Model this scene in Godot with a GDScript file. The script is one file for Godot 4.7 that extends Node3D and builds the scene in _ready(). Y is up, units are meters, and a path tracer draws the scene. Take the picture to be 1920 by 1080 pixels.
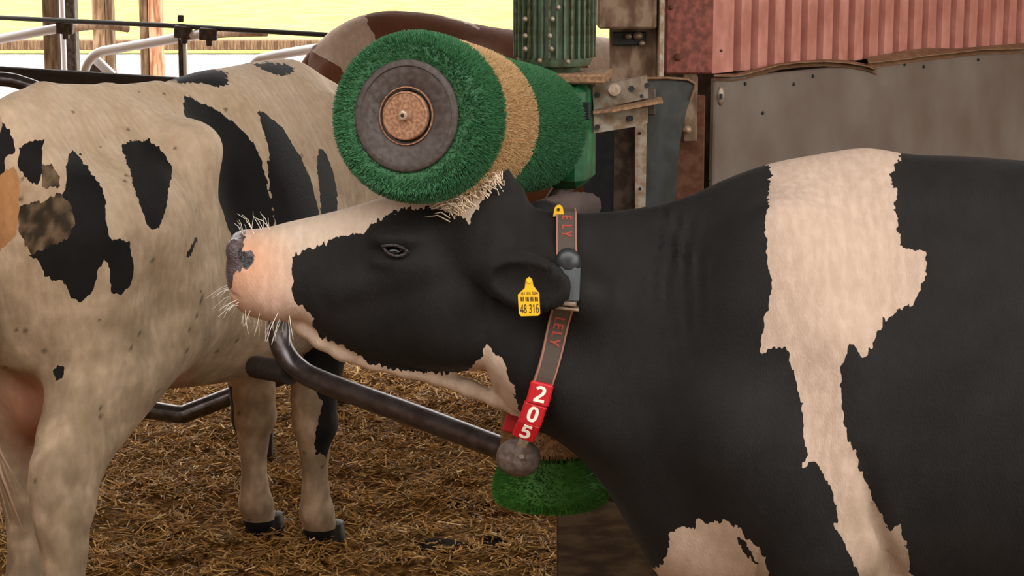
extends Node3D
# A dairy barn: a black and white cow lifts her head under a rotating cow brush, two more cows stand behind her.
# Units are metres, y is up. Everything stands at its own distance in front of the open barn side (z = 0).

const FOCAL := 4000.0
const EYE := Vector3(0, 1.95, 0)
const PITCH := 0.1851

var lens_basis := Basis(Vector3(1, 0, 0), -PITCH)
var used := {}
var M := {}
var rng := RandomNumberGenerator.new()
var noise := FastNoiseLite.new()
var fine_noise := FastNoiseLite.new()


func _ready() -> void:
	rng.seed = 7
	noise.seed = 3
	noise.frequency = 1.0
	noise.noise_type = FastNoiseLite.TYPE_SIMPLEX_SMOOTH
	noise.fractal_octaves = 3
	fine_noise.seed = 11
	fine_noise.frequency = 1.0
	fine_noise.noise_type = FastNoiseLite.TYPE_SIMPLEX
	fine_noise.fractal_octaves = 2
	# --- camera
	var cam := Camera3D.new()
	cam.name = "camera"
	cam.fov = rad_to_deg(2.0 * atan(540.0 / FOCAL))
	cam.near = 0.1
	cam.far = 400.0
	cam.transform = Transform3D(lens_basis, EYE)
	add_child(cam)
	# --- sky and exposure: a bright overcast day outside the barn
	var sky_look := ProceduralSkyMaterial.new()
	sky_look.sky_top_color = Color(0.97, 0.96, 0.95)
	sky_look.sky_horizon_color = Color(1.0, 0.97, 0.92)
	sky_look.ground_bottom_color = Color(0.45, 0.45, 0.36)
	sky_look.ground_horizon_color = Color(0.6, 0.62, 0.5)
	sky_look.sun_angle_max = 1.0
	var sky := Sky.new()
	sky.sky_material = sky_look
	var env := Environment.new()
	env.background_mode = Environment.BG_SKY
	env.sky = sky
	env.background_energy_multiplier = 1.0
	env.tonemap_mode = Environment.TONE_MAPPER_LINEAR
	env.tonemap_exposure = 4.7
	env.sdfgi_enabled = true
	env.ssao_enabled = true
	env.ssil_enabled = true
	var world := WorldEnvironment.new()
	world.name = "daylight"
	world.environment = env
	add_child(world)
	materials()
	# --- setting, then the animals and things
	setting()
	barn_right()
	stalls()
	horizontal_brush()
	vertical_brush()
	main_cow()
	left_cow()
	brown_cow()
	bedding()


# ---------------------------------------------------------------- small helpers

func at(px: float, py: float, z: float) -> Vector3:   # the point at depth z that stands at this place of the survey picture
	var d := lens_basis * Vector3((px - 960.0) / FOCAL, (540.0 - py) / FOCAL, -1.0)
	return EYE + d * ((z - EYE.z) / d.z)


func at_height(px: float, py: float, h: float) -> Vector3:
	var d := lens_basis * Vector3((px - 960.0) / FOCAL, (540.0 - py) / FOCAL, -1.0)
	return EYE + d * ((h - EYE.y) / d.y)


func numbered(called: String, parent: Node) -> String:
	var key := "%d/%s" % [parent.get_instance_id(), called]
	var n: int = used.get(key, 0)
	used[key] = n + 1
	return called if n == 0 else "%s_%03d" % [called, n]


func thing(called: String, label: String, category: String, where := Vector3.ZERO, group := "") -> Node3D:
	var o := Node3D.new()
	o.name = numbered(called, self)
	add_child(o, true)
	o.position = where
	tag(o, label, category, group)
	return o


func tag(o: Node, label: String, category: String, group := "") -> void:
	if label:
		o.set_meta("label", label)
	if category:
		o.set_meta("category", category)
	if group:
		o.set_meta("group", group)


func obj(called: String, what: Variant, mat: Material, parent: Node3D = self) -> MeshInstance3D:
	var o := MeshInstance3D.new()
	o.name = numbered(called, parent)
	o.mesh = what.mesh(parent.position if parent != self else Vector3.ZERO) if what is Shape else what
	o.material_override = mat
	o.cast_shadow = GeometryInstance3D.SHADOW_CASTING_SETTING_ON
	parent.add_child(o, true)
	return o


func struct(called: String, what: Variant, mat: Material, label := "") -> MeshInstance3D:
	var o := obj(called, what, mat)
	o.set_meta("kind", "structure")
	if label:
		o.set_meta("label", label)
	return o


func scatter(called: String, piece: Mesh, where: Array[Transform3D], tints: PackedColorArray, mat: Material, parent: Node3D = self) -> MultiMeshInstance3D:
	var mm := MultiMesh.new()
	mm.transform_format = MultiMesh.TRANSFORM_3D
	mm.use_colors = tints.size() > 0
	mm.mesh = piece
	mm.instance_count = where.size()
	for i in where.size():
		mm.set_instance_transform(i, where[i])
		if tints.size():
			mm.set_instance_color(i, tints[i])
	var o := MultiMeshInstance3D.new()
	o.name = numbered(called, parent)
	o.multimesh = mm
	o.material_override = mat
	o.set_meta("kind", "stuff")
	parent.add_child(o, true)
	return o


static func lin(r: float, g: float, b: float) -> Color:   # an sRGB 0..255 colour as a linear one
	return Color(r / 255.0, g / 255.0, b / 255.0).srgb_to_linear()


func grain(seed_: int, freq: float, low: Color, high: Color, size := 512, octaves := 4, bias := 0.0) -> NoiseTexture2D:
	var n := FastNoiseLite.new()
	n.seed = seed_
	n.frequency = freq
	n.fractal_octaves = octaves
	var ramp := Gradient.new()
	ramp.offsets = PackedFloat32Array([clampf(0.25 + bias, 0, 1), clampf(0.75 + bias, 0, 1)])
	ramp.colors = PackedColorArray([low, high])
	var t := NoiseTexture2D.new()
	t.width = size
	t.height = size
	t.seamless = true
	t.noise = n
	t.color_ramp = ramp
	return t


func relief(seed_: int, freq: float, size := 512, octaves := 4) -> NoiseTexture2D:
	return grain(seed_, freq, Color.BLACK, Color.WHITE, size, octaves)


func mat(color: Color, rough := 0.8, metal := 0.0, tex: Texture2D = null, scale := Vector3.ONE, bump: Texture2D = null, depth := 0.1) -> StandardMaterial3D:
	var m := StandardMaterial3D.new()
	m.albedo_color = color
	m.roughness = rough
	m.metallic = metal
	m.uv1_triplanar = true
	m.uv1_scale = scale
	if tex:
		m.albedo_texture = tex
	if bump:
		m.heightmap_enabled = true
		m.heightmap_texture = bump
		m.heightmap_scale = depth
	return m


func materials() -> void:
	var soft := grain(1, 0.02, Color(0.72, 0.70, 0.68), Color(1, 1, 1))
	var grime := grain(5, 0.010, Color(0.66, 0.58, 0.50), Color(1, 1, 1), 512, 5)
	var hairs := relief(8, 0.06, 512, 3)
	var rusty := grain(9, 0.010, Color(0.84, 0.74, 0.65), Color(1, 1, 1), 512, 5)
	var lumps := relief(12, 0.03, 512, 5)
	M.coat = mat(Color.WHITE, 0.72, 0.0, grain(2, 0.012, Color(0.92, 0.91, 0.90), Color(1, 1, 1)), Vector3(2.2, 1.4, 2.2), hairs, 0.05)
	M.coat.uv1_scale = Vector3(7, 3, 7)
	M.coat.vertex_color_use_as_albedo = true
	M.coat.vertex_color_is_srgb = true
	M.coat.rim_enabled = true
	M.coat.rim = 0.06
	M.coat.rim_tint = 0.6
	M.coat.metallic_specular = 0.3
	M.wet = mat(Color.WHITE, 0.25, 0.0, null, Vector3(14, 14, 14), lumps, 0.15)
	M.wet.vertex_color_use_as_albedo = true
	M.wet.vertex_color_is_srgb = true
	M.eye = mat(Color(0.03, 0.025, 0.03), 0.08)
	M.hair = mat(Color(0.90, 0.82, 0.72), 0.5)
	M.whisker = mat(Color(0.95, 0.92, 0.86), 0.35)
	M.dark_hair = mat(Color(0.1, 0.09, 0.09), 0.6)
	M.hoof = mat(Color(0.16, 0.13, 0.10), 0.6, 0.0, soft, Vector3(8, 8, 8))
	M.green = mat(Color(0.05, 0.42, 0.20), 0.75)
	M.green.vertex_color_use_as_albedo = true
	M.bristle = mat(Color.WHITE, 0.6)
	M.bristle.vertex_color_use_as_albedo = true
	M.bristle.backlight_enabled = true
	M.bristle.backlight = Color(0.3, 0.3, 0.3)
	M.disc = mat(Color(0.33, 0.30, 0.29), 0.7, 0.0, grain(21, 0.02, Color(0.75, 0.68, 0.64), Color(1, 1, 1)), Vector3(6, 6, 6))
	M.hub = mat(Color(0.68, 0.52, 0.40), 0.6, 0.2, grain(23, 0.03, Color(0.7, 0.6, 0.55), Color(1, 1, 1)), Vector3(8, 8, 8))
	M.motor = mat(Color(0.30, 0.37, 0.28), 0.6, 0.1, grain(25, 0.015, Color(0.72, 0.66, 0.55), Color(1, 1, 1), 512, 5), Vector3(5, 3, 5))
	M.dust_green = mat(Color(0.36, 0.38, 0.27), 0.7, 0.1, grain(26, 0.03, Color(0.62, 0.55, 0.42), Color(1, 1, 1), 512, 5), Vector3(5, 3, 5))
	M.gear = mat(Color(0.06, 0.42, 0.24), 0.5, 0.0, grime, Vector3(4, 4, 4))
	M.dust = mat(Color(0.60, 0.46, 0.33), 0.9, 0.0, soft, Vector3(8, 8, 8))
	M.galv = mat(Color(0.62, 0.58, 0.53), 0.5, 0.45, rusty, Vector3(6, 6, 6))
	M.pale_steel = mat(Color(0.75, 0.70, 0.64), 0.45, 0.3, rusty, Vector3(7, 7, 7))
	M.dark_steel = mat(Color(0.34, 0.29, 0.25), 0.6, 0.3, grime, Vector3(6, 4, 6))
	M.black_steel = mat(Color(0.10, 0.11, 0.12), 0.6, 0.1, soft, Vector3(4, 4, 4))
	M.rust = mat(Color(0.40, 0.26, 0.18), 0.85, 0.1, rusty, Vector3(6, 6, 6))
	M.rubber = mat(Color(0.27, 0.28, 0.27), 0.75, 0.0, grain(31, 0.008, Color(0.86, 0.83, 0.78), Color(1, 1, 1), 512, 5), Vector3(5, 3, 5))
	M.post = mat(Color(0.53, 0.44, 0.36), 0.75, 0.1, grime, Vector3(4, 2, 4))
	M.red = mat(Color(0.78, 0.53, 0.48), 0.55, 0.05, grain(35, 0.008, Color(0.86, 0.80, 0.77), Color(1, 1, 1), 512, 5), Vector3(5, 1.6, 5))
	M.dark_red = mat(Color(0.56, 0.30, 0.25), 0.6, 0.05, soft, Vector3(4, 3, 4))
	M.panel = mat(Color(0.46, 0.41, 0.375), 0.7, 0.0, grain(37, 0.004, Color(0.86, 0.82, 0.78), Color(1, 1, 1), 1024, 5), Vector3(1.5, 0.8, 1.5))
	M.trim_sheet = mat(Color(0.55, 0.43, 0.33), 0.6, 0.15, rusty, Vector3(6, 6, 6))
	M.pipe = mat(Color(0.40, 0.38, 0.39), 0.30, 0.75, grain(41, 0.008, Color(0.75, 0.70, 0.66), Color(1, 1, 1), 512, 5), Vector3(5, 5, 5))
	M.white_pipe = mat(Color(0.85, 0.83, 0.83), 0.35, 0.2)  # far pipes near white, their overexposure put into the colour
	M.rail = mat(Color(0.20, 0.18, 0.16), 0.5, 0.3)
	M.plank = mat(Color(0.20, 0.17, 0.14), 0.85, 0.0, grime, Vector3(1, 6, 6))
	M.brown_panel = mat(Color(0.29, 0.225, 0.13), 0.9, 0.0, grime, Vector3(1.5, 5, 5))
	M.wood = mat(Color(0.50, 0.40, 0.29), 0.85, 0.0, grime, Vector3(5, 0.8, 5))
	M.tan_wood = mat(Color(0.72, 0.60, 0.48), 0.85, 0.0, grime, Vector3(5, 0.8, 5))
	M.orange_wood = mat(Color(0.88, 0.66, 0.52), 0.85, 0.0, grime, Vector3(5, 0.8, 5))
	M.concrete = mat(Color(0.80, 0.78, 0.78), 0.9, 0.0, soft, Vector3(0.5, 0.5, 0.5))
	M.grass = mat(Color(0.80, 0.84, 0.33), 0.95, 0.0, grain(45, 0.02, Color(0.9, 0.92, 0.7), Color(1, 1, 1), 512, 5), Vector3(0.12, 0.12, 0.12))
	M.roof = mat(Color(0.5, 0.48, 0.45), 0.9)
	M.dung = mat(Color(0.20, 0.15, 0.095), 0.85, 0.0, soft, Vector3(9, 9, 9), lumps, 0.6)
	M.floor = mat(Color(0.60, 0.44, 0.23), 0.95, 0.0, grain(47, 0.02, Color(0.5, 0.45, 0.38), Color(1, 1, 1), 1024, 5), Vector3(1.3, 1.3, 1.3), lumps, 2.0)
	M.floor.metallic_specular = 0.15
	M.dung.metallic_specular = 0.1
	M.straw = mat(Color.WHITE, 0.6)
	M.straw.vertex_color_use_as_albedo = true
	M.straw.metallic_specular = 0.3
	M.strap = mat(Color(0.33, 0.28, 0.24), 0.8, 0.0, relief(51, 0.2, 256, 2), Vector3(30, 30, 30))
	M.strap.albedo_texture = grain(51, 0.1, Color(0.8, 0.8, 0.8), Color(1, 1, 1), 256, 2)
	M.strap_edge = mat(Color(0.58, 0.40, 0.33), 0.8)
	M.strap_text = mat(Color(0.60, 0.25, 0.20), 0.8)
	M.number_red = mat(Color(0.72, 0.09, 0.13), 0.4)
	M.number_white = mat(Color(0.95, 0.92, 0.86), 0.5)
	M.plastic = mat(Color(0.16, 0.17, 0.18), 0.35)
	M.plastic_grey = mat(Color(0.30, 0.32, 0.33), 0.45)
	M.weight = mat(Color(0.42, 0.37, 0.34), 0.75, 0.0, grime, Vector3(10, 10, 10))
	M.yellow = mat(Color(0.93, 0.72, 0.12), 0.45)
	M.ink = mat(Color(0.10, 0.08, 0.05), 0.7)


# ---------------------------------------------------------------- mesh collecting

class Shape:
	var v := PackedVector3Array()
	var n := PackedVector3Array()
	var c := PackedColorArray()
	var ink := Color.WHITE

	func tri(a: Vector3, b: Vector3, d: Vector3, na: Vector3, nb: Vector3, nd: Vector3) -> void:
		if (b - a).cross(d - a).dot(na + nb + nd) > 0.0:
			v.append_array(PackedVector3Array([a, d, b]))
			n.append_array(PackedVector3Array([na, nd, nb]))
		else:
			v.append_array(PackedVector3Array([a, b, d]))
			n.append_array(PackedVector3Array([na, nb, nd]))
		c.append_array(PackedColorArray([ink, ink, ink]))

	func flat(p: PackedVector3Array, out_: Vector3) -> void:   # a flat convex face
		var nn := (p[1] - p[0]).cross(p[2] - p[0]).normalized()
		if nn.dot(out_) < 0.0:
			nn = -nn
		for i in range(1, p.size() - 1):
			tri(p[0], p[i], p[i + 1], nn, nn, nn)

	func box(t: Transform3D, size: Vector3, bevel := 0.0) -> Shape:   # a chamfered box centred on t
		var h := size * 0.5
		var b := minf(bevel, minf(h.x, minf(h.y, h.z)) * 0.9)
		var k := h - Vector3(b, b, b)
		for ax in 3:
			var u := (ax + 1) % 3
			var w := (ax + 2) % 3
			for s in [-1.0, 1.0]:
				var p := PackedVector3Array()
				for q in [[-1, -1], [1, -1], [1, 1], [-1, 1]]:
					var e := Vector3.ZERO
					e[ax] = s * h[ax]
					e[u] = q[0] * k[u]
					e[w] = q[1] * k[w]
					p.append(t * e)
				var o := Vector3.ZERO
				o[ax] = s
				flat(p, t.basis * o)
		if b > 0.0:
			for ax in 3:
				var u := (ax + 1) % 3
				var w := (ax + 2) % 3
				for su in [-1.0, 1.0]:
					for sw in [-1.0, 1.0]:
						var p := PackedVector3Array()
						for q in [[-1, 0], [1, 0], [1, 1], [-1, 1]]:
							var e := Vector3.ZERO
							e[ax] = q[0] * k[ax]
							e[u] = su * (h[u] if q[1] == 0 else k[u])
							e[w] = sw * (k[w] if q[1] == 0 else h[w])
							p.append(t * e)
						var o := Vector3.ZERO
						o[u] = su
						o[w] = sw
						flat(p, t.basis * o)
			for sx in [-1.0, 1.0]:
				for sy in [-1.0, 1.0]:
					for sz in [-1.0, 1.0]:
						var s := Vector3(sx, sy, sz)
						flat(PackedVector3Array([t * (s * Vector3(h.x, k.y, k.z)), t * (s * Vector3(k.x, h.y, k.z)), t * (s * Vector3(k.x, k.y, h.z))]), t.basis * s)
		return self

	func bar(a: Vector3, b: Vector3, w: float, d: float, bevel := 0.003, up := Vector3.UP) -> Shape:   # a box from a to b, w across, d deep
		var y := (b - a).normalized()
		if absf(y.dot(up)) > 0.95:
			up = Vector3.BACK
		var x := up.cross(y).normalized()
		return box(Transform3D(Basis(x, y, x.cross(y)), (a + b) * 0.5), Vector3(w, a.distance_to(b), d), bevel)

	func tube(p: PackedVector3Array, r: PackedFloat32Array, sides := 12, caps := true) -> Shape:
		var rings := []
		var side := Vector3.UP
		for i in p.size():
			var dir := (p[mini(i + 1, p.size() - 1)] - p[maxi(i - 1, 0)]).normalized()
			if i == 0:
				side = dir.cross(Vector3.UP if absf(dir.y) < 0.9 else Vector3.RIGHT).normalized()
			side = (side - dir * side.dot(dir)).normalized()
			var up := dir.cross(side)
			var ring := PackedVector3Array()
			for k in sides:
				var a := TAU * k / sides
				ring.append(side * cos(a) + up * sin(a))
			rings.append(ring)
		for i in p.size() - 1:
			var ra := r[mini(i, r.size() - 1)]
			var rb := r[mini(i + 1, r.size() - 1)]
			for k in sides:
				var k2 := (k + 1) % sides
				var a: Vector3 = rings[i][k]
				var b: Vector3 = rings[i][k2]
				var d: Vector3 = rings[i + 1][k2]
				var e: Vector3 = rings[i + 1][k]
				tri(p[i] + a * ra, p[i] + b * ra, p[i + 1] + d * rb, a, b, d)
				if rb > 0.0:
					tri(p[i] + a * ra, p[i + 1] + d * rb, p[i + 1] + e * rb, a, d, e)
		if caps:
			for end in [0, p.size() - 1]:
				var rr := r[mini(end, r.size() - 1)]
				var face := PackedVector3Array()
				for k in sides:
					face.append(p[end] + rings[end][k] * rr)
				if rr > 0.0005:
					flat(face, (p[end] - p[1 if end == 0 else end - 1]))
		return self

	func lathe(t: Transform3D, profile: PackedVector2Array, segs := 48, smooth := true) -> Shape:   # profile of (radius, distance along t's y)
		for i in profile.size() - 1:
			var e := profile[i + 1] - profile[i]
			var na := Vector2(e.y, -e.x).normalized()
			var n0 := na
			var n1 := na
			if smooth:
				if i > 0:
					var q := profile[i] - profile[i - 1]
					var m := Vector2(q.y, -q.x).normalized()
					if m.dot(na) > 0.6:
						n0 = (m + na).normalized()
				if i < profile.size() - 2:
					var q := profile[i + 2] - profile[i + 1]
					var m := Vector2(q.y, -q.x).normalized()
					if m.dot(na) > 0.6:
						n1 = (m + na).normalized()
			for k in segs:
				var a0 := TAU * k / segs
				var a1 := TAU * (k + 1) / segs
				var pts := []
				for s in [[a0, profile[i], n0], [a1, profile[i], n0], [a1, profile[i + 1], n1], [a0, profile[i + 1], n1]]:
					var ca := cos(s[0])
					var sa := sin(s[0])
					pts.append([t * Vector3(s[1].x * ca, s[1].y, s[1].x * sa), (t.basis * Vector3(s[2].x * ca, s[2].y, s[2].x * sa)).normalized()])
				if profile[i].x > 0.00001:
					tri(pts[0][0], pts[1][0], pts[2][0], pts[0][1], pts[1][1], pts[2][1])
				if profile[i + 1].x > 0.00001:
					tri(pts[0][0], pts[2][0], pts[3][0], pts[0][1], pts[2][1], pts[3][1])
		return self

	func plate(outline: PackedVector3Array, thick: Vector3) -> Shape:   # a plane outline given thickness along a vector
		var o := outline[0]
		var x := (outline[1] - o).normalized()
		var nn := thick.normalized()
		var y := nn.cross(x).normalized()
		x = y.cross(nn)
		var flat2 := PackedVector2Array()
		for p in outline:
			flat2.append(Vector2((p - o).dot(x), (p - o).dot(y)))
		var tris := Geometry2D.triangulate_polygon(flat2)
		for i in range(0, tris.size(), 3):
			tri(outline[tris[i]], outline[tris[i + 1]], outline[tris[i + 2]], -nn, -nn, -nn)
			tri(outline[tris[i]] + thick, outline[tris[i + 1]] + thick, outline[tris[i + 2]] + thick, nn, nn, nn)
		var area := 0.0
		for i in flat2.size():
			area += flat2[i].cross(flat2[(i + 1) % flat2.size()])
		for i in outline.size():
			var a := outline[i]
			var b := outline[(i + 1) % outline.size()]
			var out_ := (b - a).cross(nn) * signf(area)
			flat(PackedVector3Array([a, b, b + thick, a + thick]), out_)
		return self

	func ball(centre: Vector3, radii: Vector3, basis := Basis.IDENTITY, segs := 24) -> Shape:
		var rows := segs / 2
		for i in rows:
			for k in segs:
				var q := []
				for s in [[i, k], [i, k + 1], [i + 1, k + 1], [i + 1, k]]:
					var th: float = PI * s[0] / rows
					var ph: float = TAU * s[1] / segs
					var u := Vector3(sin(th) * cos(ph), cos(th), sin(th) * sin(ph))
					q.append([centre + basis * (u * radii), (basis * (u / radii)).normalized()])
				if i > 0:
					tri(q[0][0], q[1][0], q[2][0], q[0][1], q[1][1], q[2][1])
				if i < rows - 1:
					tri(q[0][0], q[2][0], q[3][0], q[0][1], q[2][1], q[3][1])
		return self

	func mesh(base := Vector3.ZERO) -> ArrayMesh:
		var arrays := []
		arrays.resize(Mesh.ARRAY_MAX)
		var moved := v.duplicate()
		if base != Vector3.ZERO:
			for i in moved.size():
				moved[i] -= base
		arrays[Mesh.ARRAY_VERTEX] = moved
		arrays[Mesh.ARRAY_NORMAL] = n
		arrays[Mesh.ARRAY_COLOR] = c
		var m := ArrayMesh.new()
		m.add_surface_from_arrays(Mesh.PRIMITIVE_TRIANGLES, arrays)
		return m


static func curve(points: Array, steps := 6) -> PackedVector3Array:   # a smooth line through points
	var out := PackedVector3Array()
	for i in points.size() - 1:
		var p0: Vector3 = points[maxi(i - 1, 0)]
		var p1: Vector3 = points[i]
		var p2: Vector3 = points[i + 1]
		var p3: Vector3 = points[mini(i + 2, points.size() - 1)]
		for k in steps:
			out.append(p1.cubic_interpolate(p2, p0, p3, float(k) / steps))
	out.append(points[-1])
	return out


static func same(r: float) -> PackedFloat32Array:
	return PackedFloat32Array([r])


func text_mesh(words: String, height: float, depth: float, bold := false) -> TextMesh:   # capital height in metres
	var f := SystemFont.new()
	f.font_names = PackedStringArray(["Droid Sans"])
	f.font_weight = 700 if bold else 400
	var t := TextMesh.new()
	t.text = words
	t.font = f
	t.font_size = 64
	t.pixel_size = height / 46.0
	t.depth = depth
	t.curve_step = 4.0
	return t


func lettering(words: String, height: float, depth: float, t: Transform3D, m: Material, parent: Node3D, called := "lettering", bold := false) -> MeshInstance3D:
	var o := obj(called, text_mesh(words, height, depth, bold), m, parent)
	t.origin -= parent.position
	o.transform = t
	return o


# ---------------------------------------------------------------- bodies: joined distance fields, meshed as surface nets

class Flesh:
	var kind := PackedInt32Array()      # 0 tapered capsule, 1 ellipsoid, 2 loft along x
	var a := PackedVector3Array()
	var ba := PackedVector3Array()
	var inv := PackedFloat32Array()
	var r1 := PackedFloat32Array()
	var dr := PackedFloat32Array()
	var k := PackedFloat32Array()
	var cut := PackedInt32Array()
	var turn: Array[Basis] = []
	var ell := PackedVector3Array()
	var tables: Array[PackedVector4Array] = []
	var folds: Callable

	func _row(kd: int, p: Vector3, q: Vector3, i: float, ra: float, rd: float, kk: float, c: bool, b: Basis, e: Vector3, t: PackedVector4Array) -> void:
		kind.append(kd)
		a.append(p)
		ba.append(q)
		inv.append(i)
		r1.append(ra)
		dr.append(rd)
		k.append(kk)
		cut.append(1 if c else 0)
		turn.append(b)
		ell.append(e)
		tables.append(t)

	func bone(p: Vector3, q: Vector3, ra: float, rb: float, kk := 0.04, c := false) -> Flesh:
		_row(0, p, q - p, 1.0 / maxf((q - p).length_squared(), 1e-8), ra, rb - ra, kk, c, Basis.IDENTITY, Vector3.ONE, PackedVector4Array())
		return self

	func chain(pts: Array, radii: Array, kk := 0.04) -> Flesh:
		for i in pts.size() - 1:
			bone(pts[i], pts[i + 1], radii[i], radii[i + 1], kk)
		return self

	func egg(p: Vector3, radii: Vector3, kk := 0.04, b := Basis.IDENTITY, c := false) -> Flesh:
		_row(1, p, Vector3.ZERO, 0.0, 0.0, 0.0, kk, c, b.inverse(), radii, PackedVector4Array())
		return self

	func loft(rows: Array, kk := 0.05, step := 0.008) -> Flesh:   # rows of [x, top, bottom, half width, how much narrower the top is]
		var x0: float = rows[0][0]
		var x1: float = rows[-1][0]
		var t := PackedVector4Array()
		var i := 0
		var count := int(ceil((x1 - x0) / step))
		for s in count + 1:
			var x := x0 + (x1 - x0) * s / count
			while i < rows.size() - 2 and rows[i + 1][0] < x:
				i += 1
			var r0: Array = rows[maxi(i - 1, 0)]
			var p: Array = rows[i]
			var q: Array = rows[i + 1]
			var r3: Array = rows[mini(i + 2, rows.size() - 1)]
			var w: float = (x - p[0]) / (q[0] - p[0])
			var o := [0.0, 0.0, 0.0, 0.0]
			for j in 4:
				o[j] = cubic_interpolate_in_time(p[j + 1], q[j + 1], r0[j + 1], r3[j + 1], w, q[0] - p[0], (r0[0] - p[0]) if i > 0 else (p[0] - q[0]), (r3[0] - p[0]) if i + 2 < rows.size() else 2.0 * (q[0] - p[0]))
			t.append(Vector4((o[0] + o[1]) * 0.5, maxf((o[0] - o[1]) * 0.5, 0.002), maxf(o[2], 0.002), o[3]))
		_row(2, Vector3(x0, 0, 0), Vector3.ZERO, count / (x1 - x0), x0, x1, kk, false, Basis.IDENTITY, Vector3.ONE, t)
		return self

	func one(i: int, p: Vector3) -> float:
		match kind[i]:
			0:
				var pa := p - a[i]
				var h := clampf(pa.dot(ba[i]) * inv[i], 0.0, 1.0)
				return (pa - ba[i] * h).length() - (r1[i] + dr[i] * h)
			1:
				var q := (turn[i] * (p - a[i])) / ell[i]
				var k0 := q.length()
				if k0 < 0.001:
					return -minf(ell[i].x, minf(ell[i].y, ell[i].z))
				return k0 * (k0 - 1.0) / (q / ell[i]).length()
		var t := tables[i]
		var s := clampf((p.x - r1[i]) * inv[i], 0.0, t.size() - 1.001)
		var j := int(s)
		var w := t[j].lerp(t[j + 1], s - j)
		var y := (p.y - w.x) / w.y
		var hw := w.z * clampf(1.0 - w.w * y, 0.35, 1.6)
		var z := p.z / hw
		var q := sqrt(y * y + z * z)
		var d := -minf(w.y, hw)
		if q > 0.05:
			d = (q - 1.0) * q / sqrt(y * y / (w.y * w.y) + z * z / (hw * hw))
		var off := maxf(r1[i] - p.x, p.x - dr[i])
		if off > 0.0:
			d = sqrt(maxf(d, 0.0) * maxf(d, 0.0) + off * off)
		return d

	func value(p: Vector3, list: PackedInt32Array) -> float:
		var d := 1.0
		for i in list:
			var e := one(i, p)
			var kk := k[i]
			if cut[i]:
				var h := maxf(kk - absf(d + e), 0.0) / kk
				d = maxf(d, -e) + h * h * kk * 0.25
			else:
				var h := maxf(kk - absf(d - e), 0.0) / kk
				d = minf(d, e) - h * h * kk * 0.25
		return d

	func net(lo: Vector3, hi: Vector3, cell: float) -> Dictionary:   # one vertex in each cell that the surface crosses
		const B := 4
		var bx := int(ceil((hi.x - lo.x) / cell / B))
		var by := int(ceil((hi.y - lo.y) / cell / B))
		var bz := int(ceil((hi.z - lo.z) / cell / B))
		var nx := bx * B + 1
		var ny := by * B + 1
		var nz := bz * B + 1
		var g := PackedFloat32Array()
		g.resize(nx * ny * nz)
		g.fill(1.0)
		var half := cell * B * 0.5
		var reach := half * 1.7320508 * 2.5 + cell
		var active := PackedInt32Array()
		var n_all := kind.size()
		for ix in bx:
			for iy in by:
				for iz in bz:
					var base := lo + Vector3(ix, iy, iz) * (cell * B)
					var mid := base + Vector3(half, half, half)
					var list := PackedInt32Array()
					for i in n_all:
						if one(i, mid) < reach + k[i]:
							list.append(i)
					if list.is_empty():
						continue
					var d := value(mid, list)
					var far := absf(d) > reach + (0.01 if folds.is_valid() else 0.0)
					if not far:
						active.append((ix * by + iy) * bz + iz)
					elif d > 0.0:
						continue
					for x in B + (1 if ix == bx - 1 else 0):
						for y in B + (1 if iy == by - 1 else 0):
							var row := ((ix * B + x) * ny + iy * B + y) * nz + iz * B
							for z in B + (1 if iz == bz - 1 else 0):
								if far:
									g[row + z] = -1.0
								else:
									var p := base + Vector3(x, y, z) * cell
									var e := value(p, list)
									if folds.is_valid() and absf(e) < cell * 3.0:
										e += folds.call(p)
									g[row + z] = e
		var vid := PackedInt32Array()
		vid.resize(nx * ny * nz)
		vid.fill(-1)
		var verts := PackedVector3Array()
		var sx := ny * nz
		var sy := nz
		var corner := PackedInt32Array([0, 1, sy, sy + 1, sx, sx + 1, sx + sy, sx + sy + 1])
		var place: Array[Vector3] = [Vector3(0, 0, 0), Vector3(0, 0, 1), Vector3(0, 1, 0), Vector3(0, 1, 1), Vector3(1, 0, 0), Vector3(1, 0, 1), Vector3(1, 1, 0), Vector3(1, 1, 1)]
		var edge := PackedInt32Array([0, 1, 0, 2, 0, 4, 1, 3, 1, 5, 2, 3, 2, 6, 3, 7, 4, 5, 4, 6, 5, 7, 6, 7])
		for b in active:
			var iz := b % bz
			var iy := (b / bz) % by
			var ix := b / bz / by
			for x in range(ix * B, ix * B + B):
				for y in range(iy * B, iy * B + B):
					for z in range(iz * B, iz * B + B):
						var o := (x * ny + y) * nz + z
						var s := 0
						for c in 8:
							if g[o + corner[c]] < 0.0:
								s += 1
						if s == 0 or s == 8:
							continue
						var sum := Vector3.ZERO
						var m := 0
						for e in 12:
							var c0 := edge[e * 2]
							var c1 := edge[e * 2 + 1]
							var g0 := g[o + corner[c0]]
							var g1 := g[o + corner[c1]]
							if (g0 < 0.0) != (g1 < 0.0):
								sum += place[c0].lerp(place[c1], g0 / (g0 - g1))
								m += 1
						vid[o] = verts.size()
						verts.append(lo + (Vector3(x, y, z) + sum / m) * cell)
		var idx := PackedInt32Array()
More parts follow.
